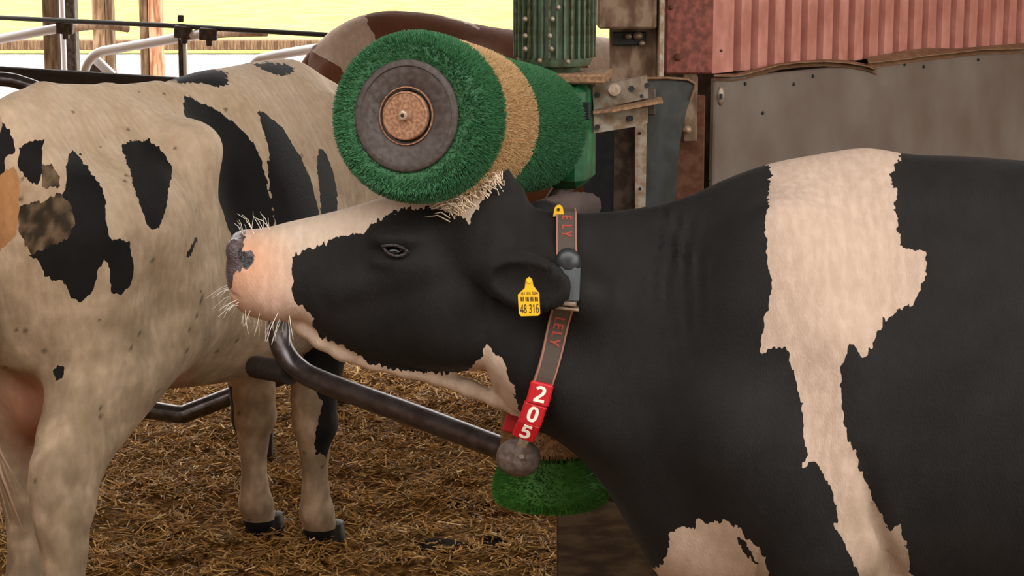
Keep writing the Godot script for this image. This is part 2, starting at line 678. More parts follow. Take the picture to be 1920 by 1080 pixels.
		for b in active:
			var iz := b % bz
			var iy := (b / bz) % by
			var ix := b / bz / by
			for x in range(maxi(ix * B, 1), ix * B + B):
				for y in range(maxi(iy * B, 1), iy * B + B):
					for z in range(maxi(iz * B, 1), iz * B + B):
						var o := (x * ny + y) * nz + z
						var inside := g[o] < 0.0
						if inside != (g[o + sx] < 0.0):
							_quad(idx, vid, o, o - sy, o - sy - 1, o - 1, inside)
						if inside != (g[o + sy] < 0.0):
							_quad(idx, vid, o, o - 1, o - sx - 1, o - sx, inside)
						if inside != (g[o + 1] < 0.0):
							_quad(idx, vid, o, o - sx, o - sx - sy, o - sy, inside)
		var normals := PackedVector3Array()
		normals.resize(verts.size())
		for t in range(0, idx.size(), 3):
			var p := verts[idx[t]]
			var nn := (verts[idx[t + 2]] - p).cross(verts[idx[t + 1]] - p)
			normals[idx[t]] += nn
			normals[idx[t + 1]] += nn
			normals[idx[t + 2]] += nn
		for i in normals.size():
			normals[i] = normals[i].normalized()
		return {"v": verts, "n": normals, "i": idx}

	func _quad(idx: PackedInt32Array, vid: PackedInt32Array, o0: int, o1: int, o2: int, o3: int, flip: bool) -> void:
		var p := vid[o0]
		var q := vid[o1]
		var r := vid[o2]
		var s := vid[o3]
		if p < 0 or q < 0 or r < 0 or s < 0:
			return
		if flip:
			idx.append_array(PackedInt32Array([p, r, q, p, s, r]))
		else:
			idx.append_array(PackedInt32Array([p, q, r, p, r, s]))


class Hide:   # cuts a body's triangles along the edges of its coat patches and colours them
	var v := PackedVector3Array()
	var n := PackedVector3Array()
	var c := PackedColorArray()
	var wet_v := PackedVector3Array()
	var wet_n := PackedVector3Array()
	var wet_c := PackedColorArray()
	var which: Callable
	var tint: Callable
	var wet_from := 99   # classes from this one on are bare wet skin

	func cover(net: Dictionary, levels := 2) -> void:
		var pv: PackedVector3Array = net.v
		var pn: PackedVector3Array = net.n
		var idx: PackedInt32Array = net.i
		var cls := PackedInt32Array()
		cls.resize(pv.size())
		for i in pv.size():
			cls[i] = which.call(pv[i], pn[i])
		for t in range(0, idx.size(), 3):
			piece(pv[idx[t]], pv[idx[t + 1]], pv[idx[t + 2]], pn[idx[t]], pn[idx[t + 1]], pn[idx[t + 2]], cls[idx[t]], cls[idx[t + 1]], cls[idx[t + 2]], levels)

	func put(a: Vector3, b: Vector3, d: Vector3, na: Vector3, nb: Vector3, nd: Vector3, k: int) -> void:
		if k >= wet_from:
			wet_v.append_array(PackedVector3Array([a, b, d]))
			wet_n.append_array(PackedVector3Array([na, nb, nd]))
			wet_c.append_array(PackedColorArray([tint.call(a, na, k).linear_to_srgb(), tint.call(b, nb, k).linear_to_srgb(), tint.call(d, nd, k).linear_to_srgb()]))
			return
		v.append_array(PackedVector3Array([a, b, d]))
		n.append_array(PackedVector3Array([na, nb, nd]))
		c.append_array(PackedColorArray([tint.call(a, na, k).linear_to_srgb(), tint.call(b, nb, k).linear_to_srgb(), tint.call(d, nd, k).linear_to_srgb()]))

	func piece(a: Vector3, b: Vector3, d: Vector3, na: Vector3, nb: Vector3, nd: Vector3, ka: int, kb: int, kd: int, level: int) -> void:
		if ka == kb and kb == kd:
			put(a, b, d, na, nb, nd, ka)
			return
		if level > 0:
			var ab := (a + b) * 0.5
			var bd := (b + d) * 0.5
			var da := (d + a) * 0.5
			var nab := (na + nb).normalized()
			var nbd := (nb + nd).normalized()
			var nda := (nd + na).normalized()
			var kab: int = which.call(ab, nab)
			var kbd: int = which.call(bd, nbd)
			var kda: int = which.call(da, nda)
			piece(a, ab, da, na, nab, nda, ka, kab, kda, level - 1)
			piece(ab, b, bd, nab, nb, nbd, kab, kb, kbd, level - 1)
			piece(da, bd, d, nda, nbd, nd, kda, kbd, kd, level - 1)
			piece(ab, bd, da, nab, nbd, nda, kab, kbd, kda, level - 1)
			return
		if ka != kb and kb != kd and ka != kd:
			put(a, b, d, na, nb, nd, ka)
		elif kb == kd:
			split(a, b, d, na, nb, nd, ka, kb)
		elif ka == kd:
			split(b, d, a, nb, nd, na, kb, ka)
		else:
			split(d, a, b, nd, na, nb, kd, ka)

	func split(a: Vector3, b: Vector3, d: Vector3, na: Vector3, nb: Vector3, nd: Vector3, ka: int, kb: int) -> void:
		var s := cross(a, b, na, ka)
		var t := cross(a, d, na, ka)
		var p := a.lerp(b, s)
		var q := a.lerp(d, t)
		var np := na.lerp(nb, s).normalized()
		var nq := na.lerp(nd, t).normalized()
		put(a, p, q, na, np, nq, ka)
		put(p, b, d, np, nb, nd, kb)
		put(p, d, q, np, nd, nq, kb)

	func cross(a: Vector3, b: Vector3, na: Vector3, ka: int) -> float:
		var lo := 0.0
		var hi := 1.0
		for i in 4:
			var m := (lo + hi) * 0.5
			if which.call(a.lerp(b, m), na) == ka:
				lo = m
			else:
				hi = m
		return clampf((lo + hi) * 0.5, 0.02, 0.98)

	func mesh(dry: Material, wet: Material = null) -> ArrayMesh:
		var m := ArrayMesh.new()
		for s in [[v, n, c, dry], [wet_v, wet_n, wet_c, wet]]:
			if s[0].is_empty():
				continue
			var arrays := []
			arrays.resize(Mesh.ARRAY_MAX)
			arrays[Mesh.ARRAY_VERTEX] = s[0]
			arrays[Mesh.ARRAY_NORMAL] = s[1]
			arrays[Mesh.ARRAY_COLOR] = s[2]
			m.add_surface_from_arrays(Mesh.PRIMITIVE_TRIANGLES, arrays)
			m.surface_set_material(m.get_surface_count() - 1, s[3])
		return m


static func poly(flat: Array) -> PackedVector2Array:
	var p := PackedVector2Array()
	for i in range(0, flat.size(), 2):
		p.append(Vector2(flat[i], flat[i + 1]))
	return p


static func bounds(p: PackedVector2Array) -> Rect2:
	var r := Rect2(p[0], Vector2.ZERO)
	for q in p:
		r = r.expand(q)
	return r


# ---------------------------------------------------------------- the cow under the brush

const COW := Vector3(0.75, 0, -4.0)
var cow_flesh: Flesh


func cp(px: float, py: float, dz := 0.0) -> Vector3:   # a point of the survey picture in the front cow's own axes, dz towards her left side
	return at(px, py, COW.z + dz) - COW


func side_rows(rows: Array) -> Array:   # [px, top, bottom, half width, narrowing] read off the side view -> loft rows in her own axes
	var out := []
	for r in rows:
		var p := cp(r[0], (r[1] + r[2]) * 0.5)
		out.append([p.x, cp(r[0], r[1]).y, cp(r[0], r[2]).y, r[3], r[4]])
	return out


func neck_folds(p: Vector3) -> float:
	if p.z < 0.0:
		return 0.0
	var w := (p.x - FOLD_X) / 0.045
	var h := (p.y - FOLD_Y) / 0.14
	var f := exp(-w * w - h * h)
	if f < 0.02:
		return 0.0
	return f * 0.007 * sin((p.x + 0.03 * sin(p.y * 9.0)) * 300.0)

const FOLD_X := -0.450
const FOLD_Y := 1.288


func main_flesh() -> Flesh:
	var f := Flesh.new()
	f.folds = neck_folds
	# trunk and neck
	f.loft(side_rows([
		[905, 440, 600, 0.03, 0.0], [915, 400, 690, 0.075, 0.0], [940, 372, 745, 0.095, 0.0], [975, 384, 778, 0.11, 0.1], [1010, 392, 803, 0.118, 0.15], [1050, 397, 827, 0.125, 0.2],
		[1100, 400, 868, 0.135, 0.25], [1150, 396, 932, 0.15, 0.3], [1190, 391, 1000, 0.165, 0.3], [1230, 385, 1065, 0.18, 0.3], [1290, 366, 1110, 0.20, 0.32], [1350, 338, 1130, 0.215, 0.36],
		[1430, 309, 1140, 0.235, 0.40], [1520, 290, 1142, 0.255, 0.40], [1612, 278, 1142, 0.27, 0.36], [1690, 289, 1145, 0.285, 0.30], [1800, 294, 1155, 0.31, 0.24], [1920, 303, 1165, 0.33, 0.2],
		[2080, 305, 1180, 0.35, 0.2], [2280, 300, 1165, 0.34, 0.2], [2420, 292, 1090, 0.30, 0.1], [2540, 300, 1010, 0.26, 0.1], [2640, 325, 960, 0.20, 0.1], [2690, 370, 900, 0.12, 0.0], [2705, 500, 700, 0.02, 0.0]]), 0.05)
	# head
	f.loft(side_rows([
		[426, 490, 522, 0.02, 0.0], [430, 458, 548, 0.050, 0.0], [438, 441, 566, 0.066, 0.0], [452, 433, 582, 0.076, 0.0], [480, 430, 595, 0.081, 0.05], [510, 425, 601, 0.079, 0.1], [540, 417, 598, 0.073, 0.1],
		[570, 410, 603, 0.069, 0.1], [605, 402, 630, 0.070, 0.12], [650, 391, 658, 0.076, 0.1], [700, 376, 674, 0.086, 0.05], [760, 362, 686, 0.096, 0.0], [820, 350, 694, 0.102, 0.0],
		[870, 338, 695, 0.100, 0.0], [905, 326, 690, 0.094, 0.0], [935, 322, 670, 0.085, 0.0], [965, 345, 640, 0.07, 0.0], [990, 380, 600, 0.04, 0.0], [1000, 440, 520, 0.01, 0.0]]), 0.045)
	# poll knob, cheek, brow, jaw angle
	f.egg(cp(925, 340, 0.01), Vector3(0.030, 0.036, 0.055), 0.04)
	f.egg(cp(840, 590, 0.055), Vector3(0.075, 0.085, 0.05), 0.05)
	f.egg(cp(840, 590, -0.055), Vector3(0.075, 0.085, 0.05), 0.05)
	f.egg(cp(745, 448, 0.084), Vector3(0.046, 0.018, 0.022), 0.03)
	f.egg(cp(745, 448, -0.084), Vector3(0.046, 0.018, 0.022), 0.03)
	f.egg(cp(735, 492, 0.088), Vector3(0.036, 0.010, 0.014), 0.02)
	f.egg(cp(740, 471, 0.112), Vector3(0.021, 0.010, 0.012), 0.010, Basis.IDENTITY, true)
	# cheek ridge and the long muscle of the neck
	f.bone(cp(640, 545, 0.058), cp(800, 500, 0.085), 0.018, 0.022, 0.03)
	f.bone(cp(900, 440, 0.07), cp(1100, 560, 0.115), 0.035, 0.04, 0.06)
	f.bone(cp(930, 640, 0.06), cp(1150, 800, 0.10), 0.04, 0.06, 0.06)
	# throat fold that hangs from the jaw to the dewlap
	f.chain([cp(545, 597), cp(570, 612), cp(605, 634), cp(645, 655), cp(700, 674), cp(760, 690), cp(820, 705), cp(880, 728), cp(930, 748), cp(975, 768), cp(1010, 790)], [0.011, 0.017, 0.021, 0.022, 0.020, 0.018, 0.017, 0.016, 0.015, 0.015, 0.02], 0.012)
	# nostrils, mouth line
	for s in [1.0, -1.0]:
		f.bone(cp(444, 462, 0.074 * s), cp(462, 488, 0.088 * s), 0.012, 0.017, 0.010, true)
		f.bone(cp(430, 540, 0.04 * s), cp(452, 572, 0.084 * s), 0.0035, 0.0035, 0.006, true)
		f.bone(cp(452, 572, 0.084 * s), cp(520, 590, 0.088 * s), 0.0035, 0.003, 0.006, true)
		f.egg(cp(440, 470, 0.055 * s), Vector3(0.017, 0.024, 0.022), 0.015)
	# ears
	for s in [1.0, -1.0]:
		var root := cp(905, 492, 0.085 * s)
		var tip := cp(1072, 522, 0.17 * s)
		if s < 0.0:
			root = cp(960, 420, -0.07)
			tip = cp(1150, 378, -0.21)
		var along := (tip - root).normalized()
		var out_ := (Vector3(-0.15, 0.1, 1.0 * s)).normalized()
		out_ = (out_ - along * out_.dot(along)).normalized()
		var b := Basis(along, out_.cross(along), out_)
		var mid := root.lerp(tip, 0.54) + (Vector3(0, -0.02, 0.02) if s > 0 else Vector3(0, 0, 0))
		f.bone(root, mid, 0.032, 0.02, 0.03)
		f.egg(mid, Vector3(0.088, 0.052 if s > 0 else 0.04, 0.021), 0.03, b)
		f.egg(mid + out_ * 0.02 + along * 0.004, Vector3(0.074, 0.038 if s > 0 else 0.028, 0.020), 0.008, b, true)
	# shoulder, forelegs
	for s in [1.0, -1.0]:
		var go := 0.0 if s > 0.0 else -150.0
		f.egg(cp(1460, 640, 0.15 * s), Vector3(0.12, 0.25, 0.08), 0.14)
		f.bone(cp(1395, 820, 0.17 * s), cp(1530 + go, 1000, 0.17 * s), 0.125, 0.105, 0.08)
		f.bone(cp(1560, 640, 0.19 * s), cp(1575 + go, 1010, 0.19 * s), 0.075, 0.088, 0.035)
		f.bone(cp(1612 + go, 860, 0.285 * s), cp(1672 + go, 1090, 0.25 * s), 0.004, 0.016, 0.03, true)
		f.bone(cp(1545 + go, 1030, 0.18 * s), cp(1550 + go, 1330, 0.16 * s), 0.105, 0.062, 0.05)
		f.chain([cp(1550 + go, 1330, 0.16 * s), cp(1548 + go, 1390, 0.16 * s), cp(1552 + go, 1440, 0.16 * s), cp(1552 + go, 1590, 0.16 * s), cp(1548 + go, 1640, 0.16 * s), cp(1530 + go, 1690, 0.16 * s)], [0.060, 0.062, 0.046, 0.040, 0.047, 0.046], 0.02)
		# hind leg, out of the picture
		f.bone(cp(2540, 560, 0.17 * s), cp(2480, 980, 0.17 * s), 0.19, 0.13, 0.08)
		f.chain([cp(2480, 980, 0.17 * s), cp(2630, 1270, 0.17 * s), cp(2600, 1580, 0.17 * s), cp(2575, 1690, 0.17 * s)], [0.125, 0.062, 0.045, 0.05], 0.03)
		f.egg(cp(2370, 1150, 0.08 * s), Vector3(0.20, 0.13, 0.12), 0.06)
	return f


var main_patches: Array = []   # white patches and the black islands in them, as outlines in her own side view (x, y)


func main_class(p: Vector3, nn: Vector3) -> int:
	var q := Vector2(p.x, p.y)
	var j := Vector3(p.x * 70.0, p.y * 34.0, p.z * 70.0)
	q.x += 0.0045 * fine_noise.get_noise_3dv(j) + 0.004 * noise.get_noise_3d(p.x * 22.0, p.y * 22.0, p.z * 22.0)
	q.y += 0.0075 * fine_noise.get_noise_3d(p.x * 95.0 + 9.0, p.y * 30.0, p.z * 60.0)
	var got := 1
	for m in main_patches:
		if m.box.has_point(q) and Geometry2D.is_point_in_polygon(q, m.line):
			got = m.cls
	return got


func main_tint(p: Vector3, nn: Vector3, k: int) -> Color:
	var u := noise.get_noise_3d(p.x * 9.0, p.y * 9.0, p.z * 9.0)
	if k == 1:
		var c := Color(0.0155, 0.0140, 0.0130)
		if p.z < -0.105 and p.x < -0.50 and p.y > 1.2:
			c = Color(0.085, 0.062, 0.056)   # thin haired far ear
		return c * (1.0 + 0.25 * u)
	if k == 2:
		return Color(0.085, 0.062, 0.066) * (1.0 + 0.3 * u)
	if k == 3:
		return Color(0.018, 0.013, 0.013)
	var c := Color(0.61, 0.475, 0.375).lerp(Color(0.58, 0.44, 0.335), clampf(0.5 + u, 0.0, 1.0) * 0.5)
	c = c.lerp(Color(0.475, 0.355, 0.275), clampf((p.x + 0.45) / 0.15, 0.0, 1.0))   # trunk white darker than the face, offsetting the strong light on it
	if p.x > -0.3:  # lower coat darkened: leg shade and dirt in one tone
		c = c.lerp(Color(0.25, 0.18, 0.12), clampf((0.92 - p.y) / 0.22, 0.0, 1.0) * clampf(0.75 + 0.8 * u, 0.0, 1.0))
	var nose := NOSE - p
	var w := clampf(1.0 - nose.length() / 0.115, 0.0, 1.0)
	c = c.lerp(Color(0.62, 0.32, 0.19), minf(w * 1.35, 1.0))
	var chin := (CHIN - p).length()
	c = c.lerp(Color(0.63, 0.42, 0.33), clampf(1.0 - chin / 0.12, 0.0, 1.0) * 0.7)
	return c

var NOSE := Vector3.ZERO
var CHIN := Vector3.ZERO


func main_cow() -> void:
	var root := thing("dairy_cow", "black and white cow raising her pale muzzle under the green brush, wearing the collar", "cow", COW)
	var f := main_flesh()
	cow_flesh = f
	NOSE = cp(458, 505, 0.07)
	CHIN = cp(510, 575, 0.07)
	var x_cut := cp(1010, 500).x
	var body := f.net(Vector3(x_cut - 0.03, 0.0, -0.46), Vector3(cp(2730, 500).x, 1.56, 0.46), 0.0115)
	var head := f.net(Vector3(cp(415, 500).x, 0.95, -0.27), Vector3(x_cut + 0.012, 1.50, 0.27), 0.0052)
	main_coat(body, head)
	var hide := Hide.new()
	hide.which = main_class
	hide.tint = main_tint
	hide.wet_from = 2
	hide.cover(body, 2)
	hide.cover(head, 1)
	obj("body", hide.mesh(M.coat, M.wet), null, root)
	# eye
	var e := Shape.new()
	e.ball(cp(740, 471, 0.0945) + COW, Vector3(0.016, 0.0105, 0.0125))
	obj("eye", e, M.eye, root)
	var lid := Shape.new()
	lid.ink = Color8(44, 37, 37)
	var lower := curve([cp(718, 462, 0.1015), cp(726, 473, 0.1065), cp(740, 480, 0.1075), cp(753, 479, 0.107), cp(762, 473, 0.104)], 4)
	var upper := curve([cp(716, 462, 0.1015), cp(726, 460, 0.1065), cp(741, 460, 0.108), cp(755, 465, 0.108), cp(764, 473, 0.105)], 4)
	for l in [lower, upper]:
		for i in l.size():
			l[i] += COW
		lid.tube(l, PackedFloat32Array([0.0036]), 8)
	obj("eyelid", lid, M.wet, root).set_meta("label", "greyish pink eyelid")
	# pale tuft on the poll
	var tuft := Shape.new()
	for i in 700:
		var u := rng.randf()
		var p := cp(lerpf(842, 938, u), lerpf(392, 322, u) + rng.randf_range(-6, 30) * (1.0 - 0.4 * u), rng.randf_range(-0.03, 0.085))
		var dir := Vector3(rng.randf_range(-0.9, 0.15), rng.randf_range(0.2, 0.9), rng.randf_range(-0.2, 0.7)).normalized()
		var q := surface_up(p)
		var len := rng.randf_range(0.022, 0.045)
		var bend := Vector3(rng.randf_range(-0.6, 0.2), -0.5, 0.3) * len * 0.5
		tuft.tube(PackedVector3Array([q + COW, q + dir * len * 0.6 + COW, q + dir * len + bend + COW]), PackedFloat32Array([0.0013, 0.0011, 0.0]), 4, false)
	var th := obj("poll_hair", tuft, M.hair, root)
	th.set_meta("kind", "stuff")
	# whiskers round the nose and chin
	var wh := Shape.new()
	var rows := [[437, 438, 505, 424, 14, Vector3(-0.25, 1, 0.1)], [430, 530, 450, 572, 18, Vector3(-1, -0.35, 0.1)], [450, 572, 545, 600, 34, Vector3(-0.25, -1, 0.2)]]
	for r in rows:
		for i in int(r[4]):
			var u := rng.randf()
			var p := cp(lerpf(r[0], r[2], u), lerpf(r[1], r[3], u), rng.randf_range(-0.045, 0.06)) + COW
			var dir: Vector3 = (r[5] + Vector3(rng.randf_range(-0.45, 0.45), rng.randf_range(-0.3, 0.3), rng.randf_range(-0.4, 0.5))).normalized()
			var len := rng.randf_range(0.02, 0.048)
			var droop := Vector3(rng.randf_range(-0.25, 0.25), -0.35, 0) * len
			wh.tube(PackedVector3Array([p - dir * 0.008, p + dir * len * 0.5, p + dir * len + droop * 0.6]), PackedFloat32Array([0.00065, 0.0005, 0.00025]), 4, false)
	obj("whiskers", wh, M.whisker, root).set_meta("kind", "stuff")
	for s in [[1548, 0.16], [1398, -0.16], [2570, 0.17], [2570, -0.17]]:
		hoof(root, Vector3(cp(s[0], 1700).x, 0.0, s[1]), -1.0)
	collar()


func hoof(root: Node3D, foot: Vector3, facing: float) -> void:
	var h := Shape.new()
	for z in [-0.026, 0.026]:
		h.lathe(Transform3D(Basis(Vector3(1.35, 0, 0), Vector3(-0.3 * facing * 0.0, 1, 0), Vector3(0, 0, 0.8)), foot + Vector3(facing * 0.025, 0, z)), PackedVector2Array([Vector2(0, 0), Vector2(0.040, 0), Vector2(0.041, 0.012), Vector2(0.033, 0.062), Vector2(0, 0.072)]), 14)
	var o := MeshInstance3D.new()
	o.name = numbered("hoof", root)
	o.mesh = h.mesh()
	o.material_override = M.hoof
	root.add_child(o, true)


func surface_up(p: Vector3) -> Vector3:   # slides a point outwards or inwards along z and y until it lies on the front cow's skin
	var all := PackedInt32Array(range(cow_flesh.kind.size()))
	var dir := Vector3(-0.3, 0.75, 0.6).normalized()
	var q := p
	for i in 8:
		q -= dir * clampf(cow_flesh.value(q, all), -0.02, 0.02) * 0.9
	return q


func skin_z(x: float, y: float, side: float) -> float:   # how far out the front cow's skin lies at that place of her side
	var near := PackedInt32Array()
	for i in cow_flesh.kind.size():
		if cow_flesh.one(i, Vector3(x, y, 0.12 * side)) < 0.3:
			near.append(i)
	var lo := 0.0
	var hi := 0.4
	for i in 22:
		var m := (lo + hi) * 0.5
		if cow_flesh.value(Vector3(x, y, m * side), near) < 0.0:
			lo = m
		else:
			hi = m
	return lo


# collar: a woven strap round the neck, a transponder, three number blocks and a counterweight
func collar() -> void:
	var root := thing("cow_collar", "woven brown neck collar with red numbered blocks and a hanging weight", "collar", COW + Vector3(-0.72, 1.2, 0))
	var line := [[1062, 408], [1062, 432], [1062, 470], [1064, 520], [1058, 565], [1048, 600], [1038, 640], [1027, 680], [1017, 712], [1004, 750], [992, 790], [984, 815]]
	var path := PackedVector3Array()
	var ring := []
	for l in line:
		var p := cp(l[0], l[1])
		# the same place on the near skin, seen from the side
		for i in 3:
			var z := skin_z(p.x, p.y, 1.0)
			p = cp(l[0], l[1], z)
		ring.append(p)
	var near := curve(ring, 5)
	var full := PackedVector3Array()
	for p in near:
		full.append(p)
	for i in range(near.size() - 1, -1, -1):
		full.append(near[i] * Vector3(1, 1, -1))
	# relax across the top and the bottom of the neck
	var top := (full[0] + full[-1]) * 0.5 + Vector3(0, -0.002, 0)
	var bottom := (full[near.size() - 1] + full[near.size()]) * 0.5 + Vector3(-0.004, -0.02, 0)
	var loop := PackedVector3Array()
	loop.append(top)
	for i in near.size():
		loop.append(full[i])
	loop.append(bottom)
	for i in near.size():
		loop.append(full[near.size() + i])
	var strap := Shape.new()
	var edge := Shape.new()
	var count := loop.size()
	var frames: Array[Transform3D] = []
	for i in count:
		var along := (loop[(i + 1) % count] - loop[(i + count - 1) % count]).normalized()
		var out_ := (loop[i] - Vector3(lerpf(loop[i].x, -0.74, 0.0), 1.19, 0)).normalized()
		out_ = (out_ - along * out_.dot(along)).normalized()
		frames.append(Transform3D(Basis(out_.cross(along).normalized(), along, out_), loop[i] + out_ * 0.006 + COW))
	for i in count:
		var t := frames[i]
		var u := frames[(i + 1) % count]
		_band(strap, t, u, -0.0185, 0.0185, 0.0, 0.004)
		_band(edge, t, u, -0.0195, -0.0160, 0.0005, 0.0052)
		_band(edge, t, u, 0.0160, 0.0195, 0.0005, 0.0052)
	obj("strap", strap, M.strap, root)
	obj("strap_edge", edge, M.strap_edge, root).set_meta("label", "reddish stitched strap edging")
	# lettering woven into the strap, running down it
	for g in [[2, 9], [24, 32]]:
		var mid := frames[(g[0] + g[1]) / 2]
		var words := "ELY" if g[0] == 2 else "LELY"
		var spots := [0.3, 1.0] 
		for i in words.length():
			var k := clampi(int(round(lerpf(g[0], g[1], (i + 0.5) / words.length()))), 0, count - 1)
			var t := frames[k]
			var down := t.basis.y
			var b := Basis(down, -t.basis.x * signf(t.basis.x.dot(Vector3.LEFT)) * -1.0, t.basis.z)
			b = Basis(down, t.basis.z.cross(down), t.basis.z)
			lettering(words[i], 0.019, 0.0012, Transform3D(b, t.origin + t.basis.z * 0.0045), M.strap_text, root, "lettering", true)
	# transponder with its buckle
	var a := cp(1066, 468, skin_z(cp(1066, 480).x, cp(1066, 480).y, 1.0) + 0.022) + COW
	var b2 := cp(1062, 572, skin_z(cp(1060, 560).x, cp(1060, 560).y, 1.0) + 0.020) + COW
	var tr := Shape.new()
	var dirn := (b2 - a).normalized()
	tr.bar(a.lerp(b2, 0.22), b2, 0.046, 0.030, 0.010, Vector3(0, 0, 1).cross(dirn).cross(dirn) * -1.0)
	obj("transponder", tr, M.plastic_grey, root)
	var cap := Shape.new()
	cap.ball(a.lerp(b2, 0.24), Vector3(0.0245, 0.0285, 0.0185), Basis(Vector3.RIGHT, Vector3.UP, Vector3.BACK))
	obj("transponder_cap", cap, M.plastic, root).set_meta("label", "black rounded cap")
	var bk := Shape.new()
	var low := b2 + Vector3(-0.002, -0.004, 0.004)
	bk.box(Transform3D(Basis(Vector3(0, 0, 1), -0.12), low + Vector3(0, 0.010, 0.006)), Vector3(0.040, 0.008, 0.018), 0.002)
	bk.box(Transform3D(Basis(Vector3(0, 0, 1), -0.12), low), Vector3(0.050, 0.006, 0.026), 0.002)
	obj("buckle", bk, M.galv, root)
	# red number blocks
	var marks := [[1012, 738, 42.0, "2", -0.24, 44.0], [999, 775, 42.0, "0", -0.30, 40.0], [987, 805, 42.0, "5", -0.36, 30.0]]
	var block_z := skin_z(cp(1022, 712).x, cp(1022, 712).y, 1.0) + 0.016
	for m in marks:
		var c := cp(m[0], m[1])
		for i in 2:
			c = cp(m[0], m[1], block_z - (0.0 if m[3] == "2" else (0.004 if m[3] == "0" else 0.014)))
		var tilt := 0.0
		if m[3] == "5":
			tilt = 0.42
		elif m[3] == "0":
			tilt = 0.12
		var bs := Basis(Vector3(0, 0, 1), m[4]) * Basis(Vector3(1, 0, 0), tilt)
		var blk := Shape.new()
		blk.box(Transform3D(bs, c + COW), Vector3(0.043, 0.0425, 0.016), 0.003)
		var o := obj("number_block", blk, M.number_red, root)
		var face := Transform3D(Basis(bs.x, bs.y, bs.z), c + COW + bs.z * 0.0082 + Vector3(0, 0, 0))
		var d := lettering(m[3], 0.030, 0.0016, face, M.number_white, o, "digit", true)
		d.position = face.origin - root.position
	var far_red := Shape.new()
	far_red.box(Transform3D(Basis(Vector3(0, 0, 1), -0.30), cp(962, 788, -0.03) + COW), Vector3(0.03, 0.05, 0.016), 0.003)
	obj("number_block", far_red, M.number_red, root)
	# counterweight
	var wt := Shape.new()
	var wc := cp(972, 858, 0.02) + COW
	wt.ball(wc, Vector3(0.043, 0.038, 0.032), Basis(Vector3(0, 0, 1), -0.15), 32)
	obj("counterweight", wt, M.weight, root)
	var clip := Shape.new()
	clip.bar(cp(985, 818, 0.02) + COW, cp(975, 840, 0.02) + COW, 0.044, 0.02, 0.003, Vector3.RIGHT)
	clip.tube(PackedVector3Array([wc + Vector3(0.006, 0.012, 0.030), wc + Vector3(0.006, 0.012, 0.036)]), same(0.005), 12)
	obj("clip", clip, M.galv, root)
	# ear tags
	var tagr := thing("ear_tag", "yellow printed ear tag hanging in the cow's near ear", "ear tag", cp(992, 560, 0.19) + COW)
	var tz := 0.178
	var outline := []
	for q in [[984, 540], [986, 524], [992, 519], [998, 524], [1000, 536], [1011, 550], [1013, 588], [1009, 592], [977, 593], [973, 588], [971, 553]]:
		outline.append(cp(q[0], q[1], tz + 0.02) + COW)
	var pl := Shape.new()
	pl.plate(PackedVector3Array(outline), Vector3(0, 0, -0.003))
	obj("tag_plate", pl, M.yellow, tagr)
	lettering("48 316", 0.0135, 0.0006, Transform3D(Basis(Vector3(0, 0, 1), 0.03).scaled_local(Vector3(0.60, 1.2, 1)), cp(993, 579, tz + 0.0205) + COW), M.ink, tagr)
	lettering("01 03 524", 0.0050, 0.0006, Transform3D(Basis(Vector3(0, 0, 1), 0.03), cp(993, 550, tz + 0.0205) + COW), M.ink, tagr)
	var bars := Shape.new()
	for i in 15:
		if i % 4 != 3:
			bars.bar(cp(977 + i * 2.2, 557, tz + 0.0203) + COW, cp(977.6 + i * 2.2, 565, tz + 0.0203) + COW, 0.0012 if i % 3 else 0.0018, 0.0005, 0.0)
	obj("barcode", bars, M.ink, tagr)
	var stud := Shape.new()
	stud.tube(PackedVector3Array([cp(992, 527, tz - 0.012) + COW, cp(992, 527, tz + 0.022) + COW]), same(0.004), 12)
	obj("stud", stud, M.yellow, tagr)
	var far := thing("ear_tag", "small yellow tag end with a hole showing above the collar strap", "ear tag", cp(1047, 395, 0.02) + COW)
	var out2 := []
	for q in [[1037, 406], [1040, 390], [1044, 385], [1050, 384], [1055, 389], [1058, 404]]:
		out2.append(cp(q[0], q[1], 0.03) + COW)
	var pl2 := Shape.new()
	pl2.plate(PackedVector3Array(out2), Vector3(0, 0, -0.004))
	obj("tag_plate", pl2, M.yellow, far)
	var hole := Shape.new()
	hole.tube(PackedVector3Array([cp(1047, 393, 0.0295) + COW, cp(1047, 393, 0.0312) + COW]), same(0.003), 12)
	obj("hole", hole, M.ink, far)


func _band(s: Shape, t: Transform3D, u: Transform3D, x0: float, x1: float, z0: float, z1: float) -> void:
	s.flat(PackedVector3Array([t * Vector3(x0, 0, z1), t * Vector3(x1, 0, z1), u * Vector3(x1, 0, z1), u * Vector3(x0, 0, z1)]), t.basis.z)
	s.flat(PackedVector3Array([t * Vector3(x0, 0, z0), t * Vector3(x1, 0, z0), u * Vector3(x1, 0, z0), u * Vector3(x0, 0, z0)]), -t.basis.z)
	s.flat(PackedVector3Array([t * Vector3(x0, 0, z0), t * Vector3(x0, 0, z1), u * Vector3(x0, 0, z1), u * Vector3(x0, 0, z0)]), -t.basis.x)
	s.flat(PackedVector3Array([t * Vector3(x1, 0, z0), t * Vector3(x1, 0, z1), u * Vector3(x1, 0, z1), u * Vector3(x1, 0, z0)]), t.basis.x)


# ---------------------------------------------------------------- the two cows behind

